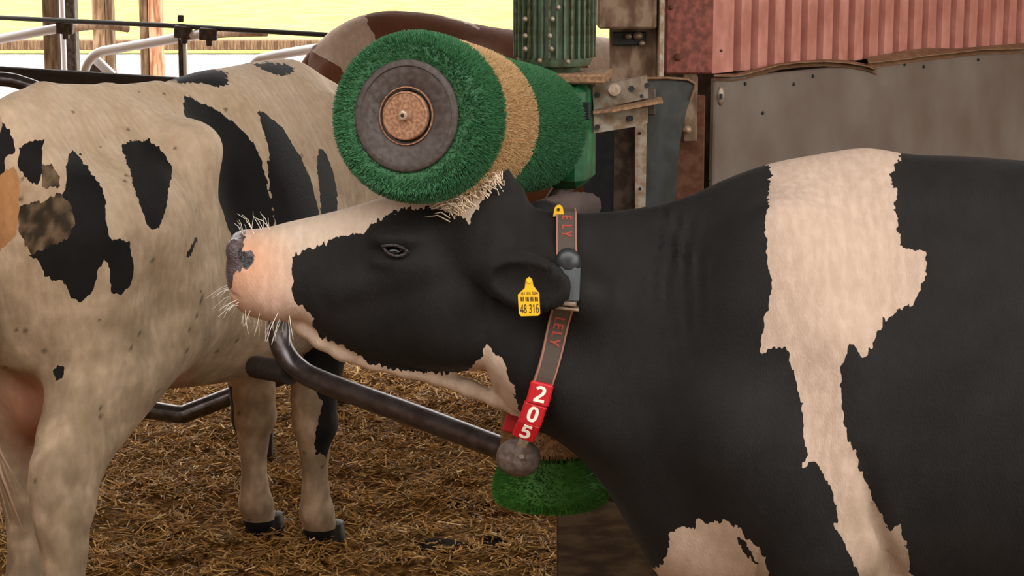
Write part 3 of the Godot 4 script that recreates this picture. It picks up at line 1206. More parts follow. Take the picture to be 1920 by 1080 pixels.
func herd_flesh(o: Dictionary) -> Flesh:   # a standing cow, x forwards from the tail head, z to her right
	var f := Flesh.new()
	f.loft(o.rows, 0.05)
	var sh: float = o.get("shift", 0.0)
	var spine: Array = o.get("spine", [])
	if spine.size():
		f.chain(spine, o.spine_r, 0.035)
	for s in [1.0, -1.0]:
		# hook bone, pin bone, thigh, stifle
		f.egg(Vector3(0.49, o.hook - 0.02, 0.205 * s), Vector3(0.075, 0.06, 0.065), 0.12)
		f.egg(Vector3(-0.02, o.hook - 0.04, 0.115 * s), Vector3(0.06, 0.06, 0.05), 0.07)
		f.bone(Vector3(0.26, 1.10, 0.155 * s), Vector3(0.40, 0.84, 0.19 * s), 0.18, 0.11, 0.08)
		if o.has("hollow"):
			f.bone(Vector3(0.46, 1.26, 0.20 * s), Vector3(0.44, 0.90, 0.20 * s), 0.06, 0.10, 0.07)
			f.egg(Vector3(0.685, 1.20, 0.34 * s), Vector3(0.11, 0.19, 0.15), 0.07, Basis.IDENTITY, true)
		f.bone(Vector3(0.10, 1.12, 0.145 * s), Vector3(0.12, 0.82, 0.16 * s), 0.15, 0.125, 0.08)
		var h: Vector3 = o.hind_right if s > 0.0 else o.hind_left
		f.bone(Vector3(0.30, 0.84, 0.19 * s), h + Vector3(0.10, 0.60, 0), 0.125, 0.085, 0.07)
		f.bone(Vector3(0.08, 0.80, 0.16 * s), h + Vector3(0.0, 0.52, 0), 0.095, 0.050, 0.06)
		f.chain([h + Vector3(0.10, 0.62, 0), h + Vector3(0.045, 0.47, 0), h + Vector3(0.035, 0.36, 0), h + Vector3(0.025, 0.18, 0), h + Vector3(0.015, 0.12, 0), h + Vector3(0.03, 0.05, 0)], [0.085, 0.070, 0.054, 0.046, 0.054, 0.050], 0.025)
		f.bone(h + Vector3(-0.012, 0.57, 0), h + Vector3(-0.004, 0.42, 0), 0.040, 0.036, 0.05)
		# shoulder and foreleg
		f.egg(Vector3(1.36 + sh, 1.05, 0.15 * s), Vector3(0.16, 0.28, 0.10), 0.10)
		f.bone(Vector3(1.45 + sh, 0.92, 0.15 * s), Vector3(1.28 + sh, 0.74, 0.14 * s), 0.13, 0.11, 0.07)
		var l: Vector3 = o.fore_right if s > 0.0 else o.fore_left
		f.bone(Vector3(1.28 + sh, 0.80, 0.14 * s), l + Vector3(0, 0.46, 0), 0.12, 0.066, 0.05)
		f.chain([l + Vector3(0, 0.46, 0), l + Vector3(0.005, 0.38, 0), l + Vector3(0, 0.30, 0), l + Vector3(0, 0.17, 0), l + Vector3(0.005, 0.11, 0), l + Vector3(0.025, 0.05, 0)], [0.064, 0.066, 0.042, 0.038, 0.049, 0.050], 0.02)
	# udder
	f.egg(Vector3(0.26, 0.70, 0.065), Vector3(0.20, 0.16, 0.09), 0.05)
	f.egg(Vector3(0.26, 0.70, -0.065), Vector3(0.20, 0.16, 0.09), 0.05)
	for t in [Vector3(0.17, 0.55, 0.05), Vector3(0.17, 0.55, -0.05), Vector3(0.33, 0.55, 0.05), Vector3(0.33, 0.55, -0.05)]:
		f.bone(t + Vector3(0, 0.04, 0), t - Vector3(0, 0.045, 0), 0.018, 0.012, 0.02)
	# neck and head
	f.chain(o.neck, o.neck_r, 0.06)
	for s in [1.0, -1.0]:
		f.bone(o.neck[-2] + Vector3(-0.03, 0.06, 0.07 * s), o.neck[-2] + Vector3(-0.09, 0.06, 0.22 * s), 0.025, 0.030, 0.02)
	return f


var left_patches: Array = []
var left_charts := [Vector3(-0.86, 0.0, 0.51), Vector3(0.0, 0.0, 1.0)]


func chart(p: Vector3, i: int) -> Vector2:   # a place on the coat in the flat of one side of the cow
	var d: Vector3 = left_charts[i]
	return Vector2(p.dot(Vector3(d.z, 0, -d.x)), p.y)


func left_class(p: Vector3, nn: Vector3) -> int:
	if p.y < 0.055:
		return 1
	var j := Vector3(0.004 * fine_noise.get_noise_3d(p.x * 60.0, p.y * 30.0, p.z * 60.0), 0.007 * fine_noise.get_noise_3d(p.x * 60.0 + 5.0, p.y * 25.0, p.z * 60.0), 0.0)
	var q := p + Vector3(j.x, j.y, -j.x) + Vector3(1, 1, 1) * 0.004 * noise.get_noise_3d(p.x * 15.0, p.y * 15.0, p.z * 15.0)
	var got := 0
	for m in left_patches:
		if m.y0 < q.y and m.y1 > q.y and nn.dot(left_charts[m.chart]) > -0.25:
			var u := chart(q, m.chart)
			if m.box.has_point(u) and Geometry2D.is_point_in_polygon(u, m.line):
				if m.lo < p.x and p.x < m.hi and (m.chart == 0 or p.y > 0.8 or p.z > 0.01):
					got = m.cls
	if got == 0 and p.z < -0.12 and p.x > 0.62 and noise.get_noise_3d(p.x * 1.6, p.y * 1.6, 4.0) > 0.05:
		got = 1
	return got


func left_tint(p: Vector3, nn: Vector3, k: int) -> Color:
	var u := noise.get_noise_3d(p.x * 7.0, p.y * 7.0, p.z * 7.0)
	var w := noise.get_noise_3d(p.x * 30.0, p.y * 18.0, p.z * 30.0)
	if k == 1:
		return Color(0.0150, 0.0142, 0.0138) * (1.0 + 0.3 * u)
	if k == 2:   # dung stained patch
		return Color(0.045, 0.033, 0.020).lerp(Color(0.22, 0.15, 0.09), clampf(w * 1.5 + 0.25, 0.0, 1.0))
	if k == 3:   # orange skin under the tail
		return Color(0.50, 0.25, 0.11) * (1.0 + 0.3 * u)
	var c := Color(0.74, 0.56, 0.40).lerp(Color(0.64, 0.46, 0.30), clampf(0.4 + u, 0.0, 1.0))
	# splashes on the flank and legs, lower coat shade mixed in
	var soil_shade := clampf((1.38 - p.y) / 0.45, 0.0, 1.0) * clampf(0.75 + 0.5 * u + 0.25 * w, 0.0, 1.0)   # dirt plus painted shade on the lower sides
	c = c.lerp(Color(0.31, 0.23, 0.145), soil_shade * 0.92)
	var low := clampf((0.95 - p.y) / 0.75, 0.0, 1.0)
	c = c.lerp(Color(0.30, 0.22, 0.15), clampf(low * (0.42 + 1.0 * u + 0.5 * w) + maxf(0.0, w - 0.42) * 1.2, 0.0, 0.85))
	if fine_noise.get_noise_3d(p.x * 38.0 + 3.0, p.y * 38.0, p.z * 38.0) > 0.80 - 0.35 * u:   # mud specks
		c = c.lerp(Color(0.06, 0.045, 0.03), 0.8)
	var ud := Vector3((p.x - 0.30) / 0.30, (p.y - 0.64) / 0.20, p.z / 0.15).length()
	c = c.lerp(Color(0.52, 0.26, 0.17), clampf((1.35 - ud) * 2.0, 0.0, 1.0))
	return c


func left_cow() -> void:
	var root := thing("dairy_cow", "white cow with black patches standing rear towards us at the left", "cow", LEFT)
	root.rotation.y = atan2(0.9, 0.43)
	var f := herd_flesh({
		"rows": [[-0.12, 1.28, 1.12, 0.02, 0.0], [-0.105, 1.34, 1.00, 0.07, 0.0], [-0.07, 1.40, 0.86, 0.135, 0.05], [0.02, 1.45, 0.76, 0.185, 0.15], [0.16, 1.46, 0.70, 0.22, 0.22], [0.34, 1.445, 0.66, 0.245, 0.18], [0.48, 1.43, 0.64, 0.258, 0.12],
			[0.58, 1.43, 0.61, 0.24, 0.28], [0.70, 1.44, 0.59, 0.252, 0.36], [0.85, 1.453, 0.575, 0.30, 0.32], [1.00, 1.455, 0.58, 0.305, 0.34], [1.17, 1.46, 0.60, 0.285, 0.36], [1.32, 1.452, 0.63, 0.245, 0.38], [1.46, 1.40, 0.68, 0.205, 0.45], [1.60, 1.34, 0.75, 0.165, 0.3], [1.70, 1.27, 0.83, 0.12, 0.1], [1.74, 1.18, 0.95, 0.03, 0.0]],
		"hook": 1.31, "shift": -0.04, "hollow": true, "spine": [Vector3(-0.02, 1.415, 0), Vector3(0.14, 1.437, 0), Vector3(0.40, 1.415, 0), Vector3(0.62, 1.41, 0)], "spine_r": [0.03, 0.034, 0.032, 0.03], "hind_right": Vector3(-0.09, 0, 0.16), "hind_left": Vector3(0.18, 0, -0.17), "fore_right": Vector3(1.20, 0, 0.125), "fore_left": Vector3(1.20, 0, -0.09),
		"neck": [Vector3(1.52, 1.10, 0), Vector3(1.76, 1.04, 0), Vector3(1.98, 0.98, 0), Vector3(2.10, 0.95, 0), Vector3(2.38, 0.70, 0)], "neck_r": [0.20, 0.145, 0.115, 0.115, 0.065]})
	var body := f.net(Vector3(-0.22, 0.0, -0.44), Vector3(2.5, 1.52, 0.44), 0.0105)
	left_coat(body, root)
	var hide := Hide.new()
	hide.which = left_class
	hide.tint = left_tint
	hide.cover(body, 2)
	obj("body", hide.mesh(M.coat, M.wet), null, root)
	for h in [Vector3(-0.05, 0, 0.16), Vector3(0.22, 0, -0.17), Vector3(1.23, 0, 0.125), Vector3(1.23, 0, -0.09)]:
		hoof(root, h, 1.0)
	tail(root, Color(0.55, 0.38, 0.26))
	# coarse dewclaw specks are left to the coat; a thin rib of dirt hair below the flank
	

const LEFT := Vector3(-1.22, 0, -5.15)


func tail(root: Node3D, tone: Color, lower := 0.0) -> void:
	var s := Shape.new()
	s.ink = tone.linear_to_srgb()
	s.tube(curve([Vector3(0.02, 1.40 + lower, 0), Vector3(-0.09, 1.36 + lower, 0), Vector3(-0.15, 1.22 + lower, 0.0), Vector3(-0.155, 1.0, 0.01), Vector3(-0.14, 0.72, 0.0)], 5), PackedFloat32Array([0.045, 0.044, 0.043, 0.041, 0.039, 0.037, 0.035, 0.033, 0.031, 0.029, 0.027, 0.025, 0.024, 0.023, 0.022, 0.021, 0.020, 0.019, 0.018, 0.017, 0.016]), 14)
	for i in 60:
		var o := Vector3(rng.randf_range(-0.012, 0.012), 0.74 - rng.randf() * 0.06, rng.randf_range(-0.012, 0.012))
		var e := Vector3(rng.randf_range(-0.05, 0.05), -rng.randf_range(0.18, 0.30), rng.randf_range(-0.05, 0.05))
		s.tube(PackedVector3Array([Vector3(-0.14, 0, 0) + o, Vector3(-0.14, 0, 0) + o + e * 0.5, Vector3(-0.14, 0, 0) + o + e + Vector3(0.02, 0, 0)]), PackedFloat32Array([0.004, 0.005, 0.001]), 4, false)
	var t := MeshInstance3D.new()
	t.name = "tail"
	t.mesh = s.mesh()
	t.material_override = M.coat
	root.add_child(t, true)


func brown_class(p: Vector3, nn: Vector3) -> int:
	var q := Vector2(p.x + 0.012 * noise.get_noise_3d(p.x * 20.0, p.y * 20.0, p.z * 20.0), p.y)
	if p.y < 0.055:
		return 1
	for m in brown_patches:
		if Geometry2D.is_point_in_polygon(q, m):
			return 0
	return 2

var brown_patches: Array[PackedVector2Array] = []


func brown_tint(p: Vector3, nn: Vector3, k: int) -> Color:
	var u := noise.get_noise_3d(p.x * 6.0, p.y * 6.0, p.z * 6.0)
	if k == 2:
		return Color(0.20, 0.085, 0.048) * (1.0 + 0.3 * u)
	if k == 1:
		return Color(0.06, 0.05, 0.04)
	return Color(0.70, 0.54, 0.44) * (1.0 + 0.15 * u)


func brown_cow() -> void:
	var root := thing("dairy_cow", "reddish brown and white cow behind the round end of the brush", "cow", BROWN)
	root.rotation.y = 0.20
	brown_patches = [poly([-0.10, 1.35, -0.03, 1.43, 0.03, 1.56, 0.12, 1.56, 0.105, 1.46, 0.13, 1.40, 0.17, 1.35, 0.19, 1.20, 0.10, 1.10, 0.0, 1.10, 0.02, 1.25, -0.01, 1.30, -0.05, 1.32]), poly([0.38, 1.60, 0.40, 1.47, 0.48, 1.45, 0.54, 1.42, 0.52, 1.455, 0.44, 1.49, 0.44, 1.6]), poly([0.93, 1.6, 0.92, 1.3, 1.0, 1.0, 1.5, 0.8, 1.9, 0.8, 1.9, 1.7]), poly([-0.3, -0.1, -0.3, 0.5, 2, 0.5, 2, -0.1])]
	var f := herd_flesh({
		"rows": [[-0.14, 1.22, 1.05, 0.02, 0.0], [-0.12, 1.31, 0.98, 0.08, 0.0], [-0.06, 1.39, 0.85, 0.15, 0.1], [0.02, 1.45, 0.76, 0.20, 0.25], [0.14, 1.49, 0.72, 0.23, 0.35], [0.28, 1.492, 0.70, 0.25, 0.38], [0.40, 1.475, 0.70, 0.26, 0.35],
			[0.54, 1.44, 0.70, 0.28, 0.35], [0.66, 1.42, 0.68, 0.32, 0.30], [0.90, 1.405, 0.66, 0.34, 0.28], [1.03, 1.385, 0.66, 0.33, 0.30], [1.17, 1.375, 0.66, 0.31, 0.38], [1.34, 1.385, 0.67, 0.265, 0.45], [1.48, 1.385, 0.70, 0.22, 0.45], [1.62, 1.36, 0.76, 0.17, 0.3], [1.72, 1.31, 0.84, 0.12, 0.1], [1.76, 1.22, 0.95, 0.03, 0.0]],
		"hook": 1.30, "hind_right": Vector3(-0.10, 0, 0.15), "hind_left": Vector3(-0.12, 0, -0.15), "fore_right": Vector3(1.24, 0, 0.12), "fore_left": Vector3(1.30, 0, -0.12),
		"neck": [Vector3(1.55, 1.13, 0), Vector3(1.80, 1.10, 0), Vector3(2.02, 1.08, 0), Vector3(2.15, 1.05, 0), Vector3(2.42, 0.80, 0)], "neck_r": [0.20, 0.145, 0.115, 0.115, 0.065]})
	var body := f.net(Vector3(-0.22, 0.0, -0.44), Vector3(2.6, 1.62, 0.44), 0.018)
	var hide := Hide.new()
	hide.which = brown_class
	hide.tint = brown_tint
	hide.cover(body, 2)
	obj("body", hide.mesh(M.coat, M.wet), null, root)
	for h in [Vector3(-0.06, 0, 0.15), Vector3(-0.08, 0, -0.15), Vector3(1.27, 0, 0.12), Vector3(1.33, 0, -0.12)]:
		hoof(root, h, 1.0)
	tail(root, Color(0.22, 0.10, 0.06), -0.05)

const BROWN := Vector3(-0.66, 0, -8.1)



func main_coat(_body: Dictionary, _head: Dictionary) -> void:   # outlines of her patches in the flat of her side: 0 white, 1 black, 2 nose pad
	for s in [
		[0, [-0.282, 1.464, -0.266, 1.437, -0.267, 1.423, -0.283, 1.387, -0.291, 1.354, -0.29, 1.318, -0.288, 1.281, -0.283, 1.244, -0.29, 1.197, -0.299, 1.163, -0.303, 1.122, -0.293, 1.134, -0.278, 1.139, -0.261, 1.139, -0.252, 1.129, -0.247, 1.103, -0.237, 1.075, -0.23, 1.038, -0.223, 0.981, -0.221, 0.951, -0.235, 0.925, -0.225, 0.932, -0.212, 0.941, -0.194, 0.923, -0.179, 0.902, -0.172, 0.88, -0.167, 0.86, -0.157, 0.823, -0.172, 0.826, -0.158, 0.808, -0.151, 0.783, -0.133, 0.754, -0.112, 0.718, -0.085, 0.681, -0.006, 0.674, -0.014, 0.706, -0.037, 0.784, -0.049, 0.822, -0.061, 0.804, -0.077, 0.823, -0.1, 0.871, -0.133, 0.952, -0.154, 1.0, -0.159, 1.058, -0.161, 1.106, -0.154, 1.134, -0.143, 1.152, -0.134, 1.143, -0.127, 1.125, -0.118, 1.121, -0.097, 1.149, -0.076, 1.185, -0.046, 1.203, -0.029, 1.211, -0.015, 1.23, -0.002, 1.253, 0.003, 1.276, 0.0, 1.307, -0.017, 1.304, -0.035, 1.3, -0.042, 1.311, -0.039, 1.329, -0.046, 1.347, -0.046, 1.382, -0.038, 1.4, -0.048, 1.413, -0.049, 1.427, -0.035, 1.444, -0.019, 1.459, -0.011, 1.473, -0.02, 1.487, -0.273, 1.487]],
		[0, [-0.49, 0.618, -0.483, 0.655, -0.476, 0.667, -0.458, 0.716, -0.458, 0.769, -0.433, 0.79, -0.428, 0.784, -0.413, 0.783, -0.408, 0.81, -0.394, 0.801, -0.359, 0.816, -0.334, 0.801, -0.31, 0.776, -0.291, 0.758, -0.276, 0.696, -0.269, 0.658]],
		[1, [-0.354, 0.803, -0.336, 0.792, -0.321, 0.772, -0.304, 0.748, -0.298, 0.725, -0.324, 0.751, -0.341, 0.777]],
		[0, [-1.297, 1.35, -1.266, 1.34, -1.144, 1.364, -1.006, 1.4, -0.907, 1.425, -0.848, 1.449, -0.804, 1.469, -0.775, 1.459, -0.769, 1.441, -0.778, 1.42, -0.792, 1.403, -0.815, 1.364, -0.832, 1.342, -0.845, 1.352, -0.859, 1.356, -0.877, 1.362, -0.909, 1.363, -0.95, 1.36, -0.98, 1.352, -1.004, 1.338, -1.029, 1.321, -1.055, 1.311, -1.09, 1.302, -1.11, 1.292, -1.135, 1.283, -1.154, 1.276, -1.164, 1.264, -1.163, 1.235, -1.162, 1.209, -1.158, 1.187, -1.142, 1.171, -1.13, 1.163, -1.122, 1.15, -1.134, 1.122, -1.161, 1.103, -1.202, 1.103, -1.325, 1.093]],
		[0, [-1.17, 1.167, -1.149, 1.146, -1.131, 1.132, -1.114, 1.111, -1.064, 1.093, -1.018, 1.058, -0.956, 1.044, -0.915, 1.04, -0.853, 1.037, -0.833, 1.046, -0.805, 1.099, -0.798, 1.118, -0.788, 1.1, -0.772, 1.088, -0.76, 1.065, -0.748, 1.033, -0.738, 0.974, -0.717, 0.95, -0.724, 0.918, -0.811, 0.939, -1.014, 0.997, -1.155, 1.101]],
		[2, [-1.283, 1.32, -1.263, 1.326, -1.252, 1.311, -1.257, 1.281, -1.24, 1.287, -1.232, 1.274, -1.232, 1.26, -1.242, 1.251, -1.258, 1.251, -1.268, 1.239, -1.274, 1.219, -1.282, 1.202, -1.295, 1.214]],
		[3, [-1.262, 1.293, -1.253, 1.285, -1.243, 1.277, -1.235, 1.272, -1.234, 1.261, -1.242, 1.255, -1.254, 1.257, -1.261, 1.265, -1.264, 1.282]],
	]:
		var l := poly(s[1])
		main_patches.append({"cls": s[0], "line": l, "box": bounds(l)})


func left_coat(_body: Dictionary, _root: Node3D) -> void:   # 1 black, 2 soiled black, 3 bare orange skin; then the flat they are drawn in
	for s in [
		[1, 0, [-0.009, 1.398, 0.011, 1.389, 0.028, 1.362, 0.031, 1.334, 0.013, 1.326, 0.004, 1.316, 0.003, 1.285, -0.007, 1.279, -0.059, 1.278, -0.064, 1.395]],
		[1, 0, [0.041, 1.346, 0.055, 1.354, 0.084, 1.359, 0.093, 1.355, 0.093, 1.333, 0.092, 1.304, 0.095, 1.292, 0.084, 1.261, 0.069, 1.259, 0.051, 1.28, 0.036, 1.302, 0.039, 1.328]],
		[1, 0, [0.155, 1.326, 0.17, 1.314, 0.186, 1.296, 0.198, 1.273, 0.224, 1.243, 0.235, 1.202, 0.237, 1.16, 0.244, 1.128, 0.253, 1.118, 0.268, 1.123, 0.286, 1.11, 0.296, 1.075, 0.295, 1.035, 0.288, 1.003, 0.259, 0.979, 0.245, 0.996, 0.239, 1.05, 0.23, 1.077, 0.217, 1.051, 0.207, 1.019, 0.193, 0.986, 0.167, 0.971, 0.145, 0.988, 0.137, 1.021, 0.115, 1.026, 0.091, 1.041, 0.08, 1.068, 0.055, 1.087, 0.075, 1.1, 0.114, 1.114, 0.14, 1.129, 0.138, 1.164, 0.135, 1.227, 0.147, 1.257, 0.146, 1.298, 0.146, 1.319]],
		[2, 0, [0.032, 1.203, 0.067, 1.216, 0.099, 1.222, 0.13, 1.24, 0.159, 1.207, 0.165, 1.164, 0.146, 1.129, 0.114, 1.114, 0.062, 1.094, 0.044, 1.113, 0.033, 1.152]],
		[2, 0, [0.089, 1.302, 0.113, 1.305, 0.132, 1.281, 0.132, 1.249, 0.094, 1.252]],
		[1, 0, [0.26, 1.323, 0.277, 1.329, 0.298, 1.323, 0.317, 1.323, 0.346, 1.306, 0.367, 1.274, 0.378, 1.251, 0.378, 1.211, 0.372, 1.171, 0.357, 1.136, 0.339, 1.129, 0.324, 1.16, 0.311, 1.204, 0.294, 1.245, 0.276, 1.278, 0.26, 1.306]],
		[1, 0, [0.096, 0.803, 0.113, 0.813, 0.126, 0.807, 0.123, 0.787, 0.103, 0.776]],
		[1, 0, [0.435, 1.088, 0.438, 1.078, 0.421, 1.038, 0.414, 1.046]],
		[3, 0, [-0.007, 1.279, 0.025, 1.302, 0.041, 1.255, 0.036, 1.203, 0.026, 1.139, -0.015, 1.099, -0.069, 1.096, -0.059, 1.278]],
		[1, 1, [0.691, 1.437, 0.707, 1.444, 0.732, 1.463, 0.759, 1.491, 0.91, 1.451, 0.833, 1.418, 0.796, 1.417, 0.773, 1.427, 0.749, 1.43, 0.695, 1.432]],
		[1, 1, [0.66, 1.406, 0.715, 1.378, 0.756, 1.347, 0.787, 1.302, 0.805, 1.258, 0.801, 1.194, 0.793, 1.13, 0.783, 1.064, 0.761, 1.011, 0.62, 0.95, 0.6, 1.2, 0.6, 1.36]],
		[1, 1, [0.88, 1.341, 0.906, 1.339, 0.929, 1.318, 0.954, 1.294, 0.961, 1.249, 0.976, 1.211, 0.977, 1.16, 0.97, 1.109, 0.963, 1.059, 0.942, 1.017, 0.779, 1.031, 0.791, 1.094, 0.805, 1.165, 0.82, 1.221, 0.832, 1.22, 0.855, 1.274, 0.863, 1.31]],
		[1, 1, [1.089, 1.224, 1.113, 1.221, 1.12, 1.195, 1.116, 1.151, 1.1, 1.1, 1.048, 1.017, 0.96, 1.03, 1.007, 1.127, 1.039, 1.182]],
		[1, 1, [1.063, 1.454, 1.143, 1.457, 1.203, 1.45, 1.237, 1.436, 1.19, 1.421, 1.129, 1.42, 1.087, 1.435]],
		[1, 1, [1.105, 0.64, 1.246, 0.64, 1.246, 0.561, 1.239, 0.465, 1.239, 0.401, 1.219, 0.336, 1.193, 0.284, 1.162, 0.302, 1.145, 0.372, 1.154, 0.429, 1.158, 0.461, 1.147, 0.486, 1.14, 0.552]],
	]:
		var l := poly(s[2])
		var b := bounds(l)
		left_patches.append({"cls": s[0], "chart": s[1], "line": l, "box": b, "y0": b.position.y, "y1": b.end.y, "lo": 0.6 if s[1] else -9.0, "hi": 9.0 if s[1] else 0.62})


# ---------------------------------------------------------------- setting

func setting() -> void:
	var g := Shape.new()
	# straw bedded floor: a bumpy sheet with thickness below
	var step := 0.06
	var x0 := -4.4
	var z0 := -9.6
	var nx := 150
	var nz := 150
	var ground := func(x: float, z: float) -> float:
		return bed(x, z)
	for i in nx:
		for k in nz:
			var x := x0 + i * step
			var z := z0 + k * step
			var p := [Vector3(x, ground.call(x, z), z), Vector3(x + step, ground.call(x + step, z), z), Vector3(x + step, ground.call(x + step, z + step), z + step), Vector3(x, ground.call(x, z + step), z + step)]
			var n0 := bed_normal(x, z)
			var n1 := bed_normal(x + step, z)
			var n2 := bed_normal(x + step, z + step)
			var n3 := bed_normal(x, z + step)
			g.tri(p[0], p[1], p[2], n0, n1, n2)
			g.tri(p[0], p[2], p[3], n0, n2, n3)
	g.box(Transform3D(Basis.IDENTITY, Vector3(0.1, -0.16, -5.1)), Vector3(9.0, 0.1, 9.0))
	struct("floor", g, M.floor)
	var front := Shape.new()
	front.box(Transform3D(Basis.IDENTITY, Vector3(0.1, -0.11, 3.3)), Vector3(9.0, 0.2, 7.8))
	struct("floor", front, M.concrete)
	var c := Shape.new()
	c.box(Transform3D(Basis.IDENTITY, Vector3(0, -0.11, -17.75)), Vector3(60, 0.2, 16.3))
	struct("pavement", c, M.concrete)
	var gr := Shape.new()
	gr.box(Transform3D(Basis.IDENTITY, Vector3(0, -0.11, -86)), Vector3(240, 0.2, 120))
	struct("field", gr, M.grass)
	var kerb := Shape.new()
	kerb.bar(Vector3(-20, 0.10, -25.8), Vector3(20, 0.10, -25.8), 0.22, 0.12, 0.01)
	struct("trim_1", kerb, M.wood)
	var roof := Shape.new()
	roof.box(Transform3D(Basis.IDENTITY, Vector3(0.1, 3.7, -6.45)), Vector3(9.4, 0.15, 7.1))
	roof.box(Transform3D(Basis.IDENTITY, Vector3(0.1, 3.7, 3.3)), Vector3(9.4, 0.15, 6.2))
	struct("ceiling", roof, M.roof)
	var wl := Shape.new()
	wl.box(Transform3D(Basis.IDENTITY, Vector3(-4.5, 1.8, -3.0)), Vector3(0.2, 3.7, 13.0))
	struct("wall_left", wl, M.tan_wood)
	var wr := Shape.new()
	wr.box(Transform3D(Basis.IDENTITY, Vector3(4.7, 1.8, -7.3)), Vector3(0.2, 3.7, 4.4))
	wr.box(Transform3D(Basis.IDENTITY, Vector3(4.7, 0.4, -0.6)), Vector3(0.2, 0.9, 9.0))
	struct("wall_right", wr, M.tan_wood)
	var wf := Shape.new()
	wf.box(Transform3D(Basis.IDENTITY, Vector3(0.1, 1.8, 6.2)), Vector3(9.2, 3.7, 0.2))  # unseen wall, added to cut the light from the front
	struct("wall_front_added", wf, M.tan_wood)


func bed(x: float, z: float) -> float:
	return 0.030 * noise.get_noise_2d(x * 1.3, z * 1.3) + 0.022 * noise.get_noise_2d(x * 4.5 + 7.0, z * 4.5) + 0.010 * fine_noise.get_noise_2d(x * 14.0, z * 14.0)


func bed_normal(x: float, z: float) -> Vector3:
	return Vector3(bed(x - 0.02, z) - bed(x + 0.02, z), 0.04, bed(x, z - 0.02) - bed(x, z + 0.02)).normalized()


func bedding() -> void:
	var s := Shape.new()
	s.box(Transform3D.IDENTITY, Vector3(1, 0.0016, 0.0032))
	var piece := s.mesh()
	var where: Array[Transform3D] = []
	var tints := PackedColorArray()
	var tones := [lin(212, 170, 98), lin(188, 144, 76), lin(168, 126, 64), lin(148, 109, 54), lin(126, 92, 46), lin(100, 73, 37), lin(240, 212, 154)]
	var r := RandomNumberGenerator.new()
	r.seed = 5
	for i in 110000:
		var z := -5.2 - pow(r.randf(), 0.9) * 4.2
		var wide := absf(z) * 0.26 + 0.25
		var x := r.randf_range(-wide, minf(wide, 1.4))
		var clump := noise.get_noise_2d(x * 3.2 + 40.0, z * 3.2)
		if clump < -0.12 and r.randf() < 0.8:
			continue
		var len := r.randf_range(0.010, 0.052) * (1.0 if r.randf() < 0.85 else 1.6)
		var b := Basis(Vector3.UP, r.randf() * TAU) * Basis(Vector3(0, 0, 1), r.randf_range(-0.5, 0.55)) * Basis(Vector3(1, 0, 0), r.randf_range(-0.6, 0.6))
		b = b.scaled_local(Vector3(len, r.randf_range(0.8, 1.4), r.randf_range(0.7, 1.5)))
		where.append(Transform3D(b, Vector3(x, bed(x, z) + r.randf_range(0.0, 0.022), z)))
		var u := r.randf()
		var k := 0
		if u < 0.03: k = 6
		elif u < 0.12: k = 0
		elif u < 0.30: k = 1
		elif u < 0.54: k = 2
		elif u < 0.78: k = 3
		elif u < 0.9: k = 4
		else: k = 5
		tints.append(tones[k] * r.randf_range(0.85, 1.3))
	var o := scatter("straw", piece, where, tints, M.straw)
	tag(o, "loose golden brown straw bedding strewn over the dark barn floor", "straw")
	# dung clods trodden into the bedding
	var spots := [[845, 1032, 0.10], [925, 1016, 0.06], [885, 945, 0.07], [283, 992, 0.04]]
	for q in spots:
		var d := Shape.new()
		var p := at_height(q[0], q[1], 0.0)
		p.y = bed(p.x, p.z)
		for i in 4:
			d.ball(p + Vector3(r.randf_range(-0.6, 0.6) * q[2], 0.004, r.randf_range(-0.6, 0.6) * q[2]), Vector3(q[2] * r.randf_range(0.5, 0.8), q[2] * 0.22, q[2] * r.randf_range(0.5, 0.8)), Basis.IDENTITY, 12)
		tag(obj("dung_clod", d, M.dung), DUNG[spots.find(q)], "dung", "dung clods on the straw")

const DUNG := ["largest dark dung clod low in the straw below the hanging brush", "dark dung clod at the right side of the largest clod", "dark dung clod in the straw just left below the hanging green brush", "small dark dung clod on the straw beside the white cow's hind leg"]


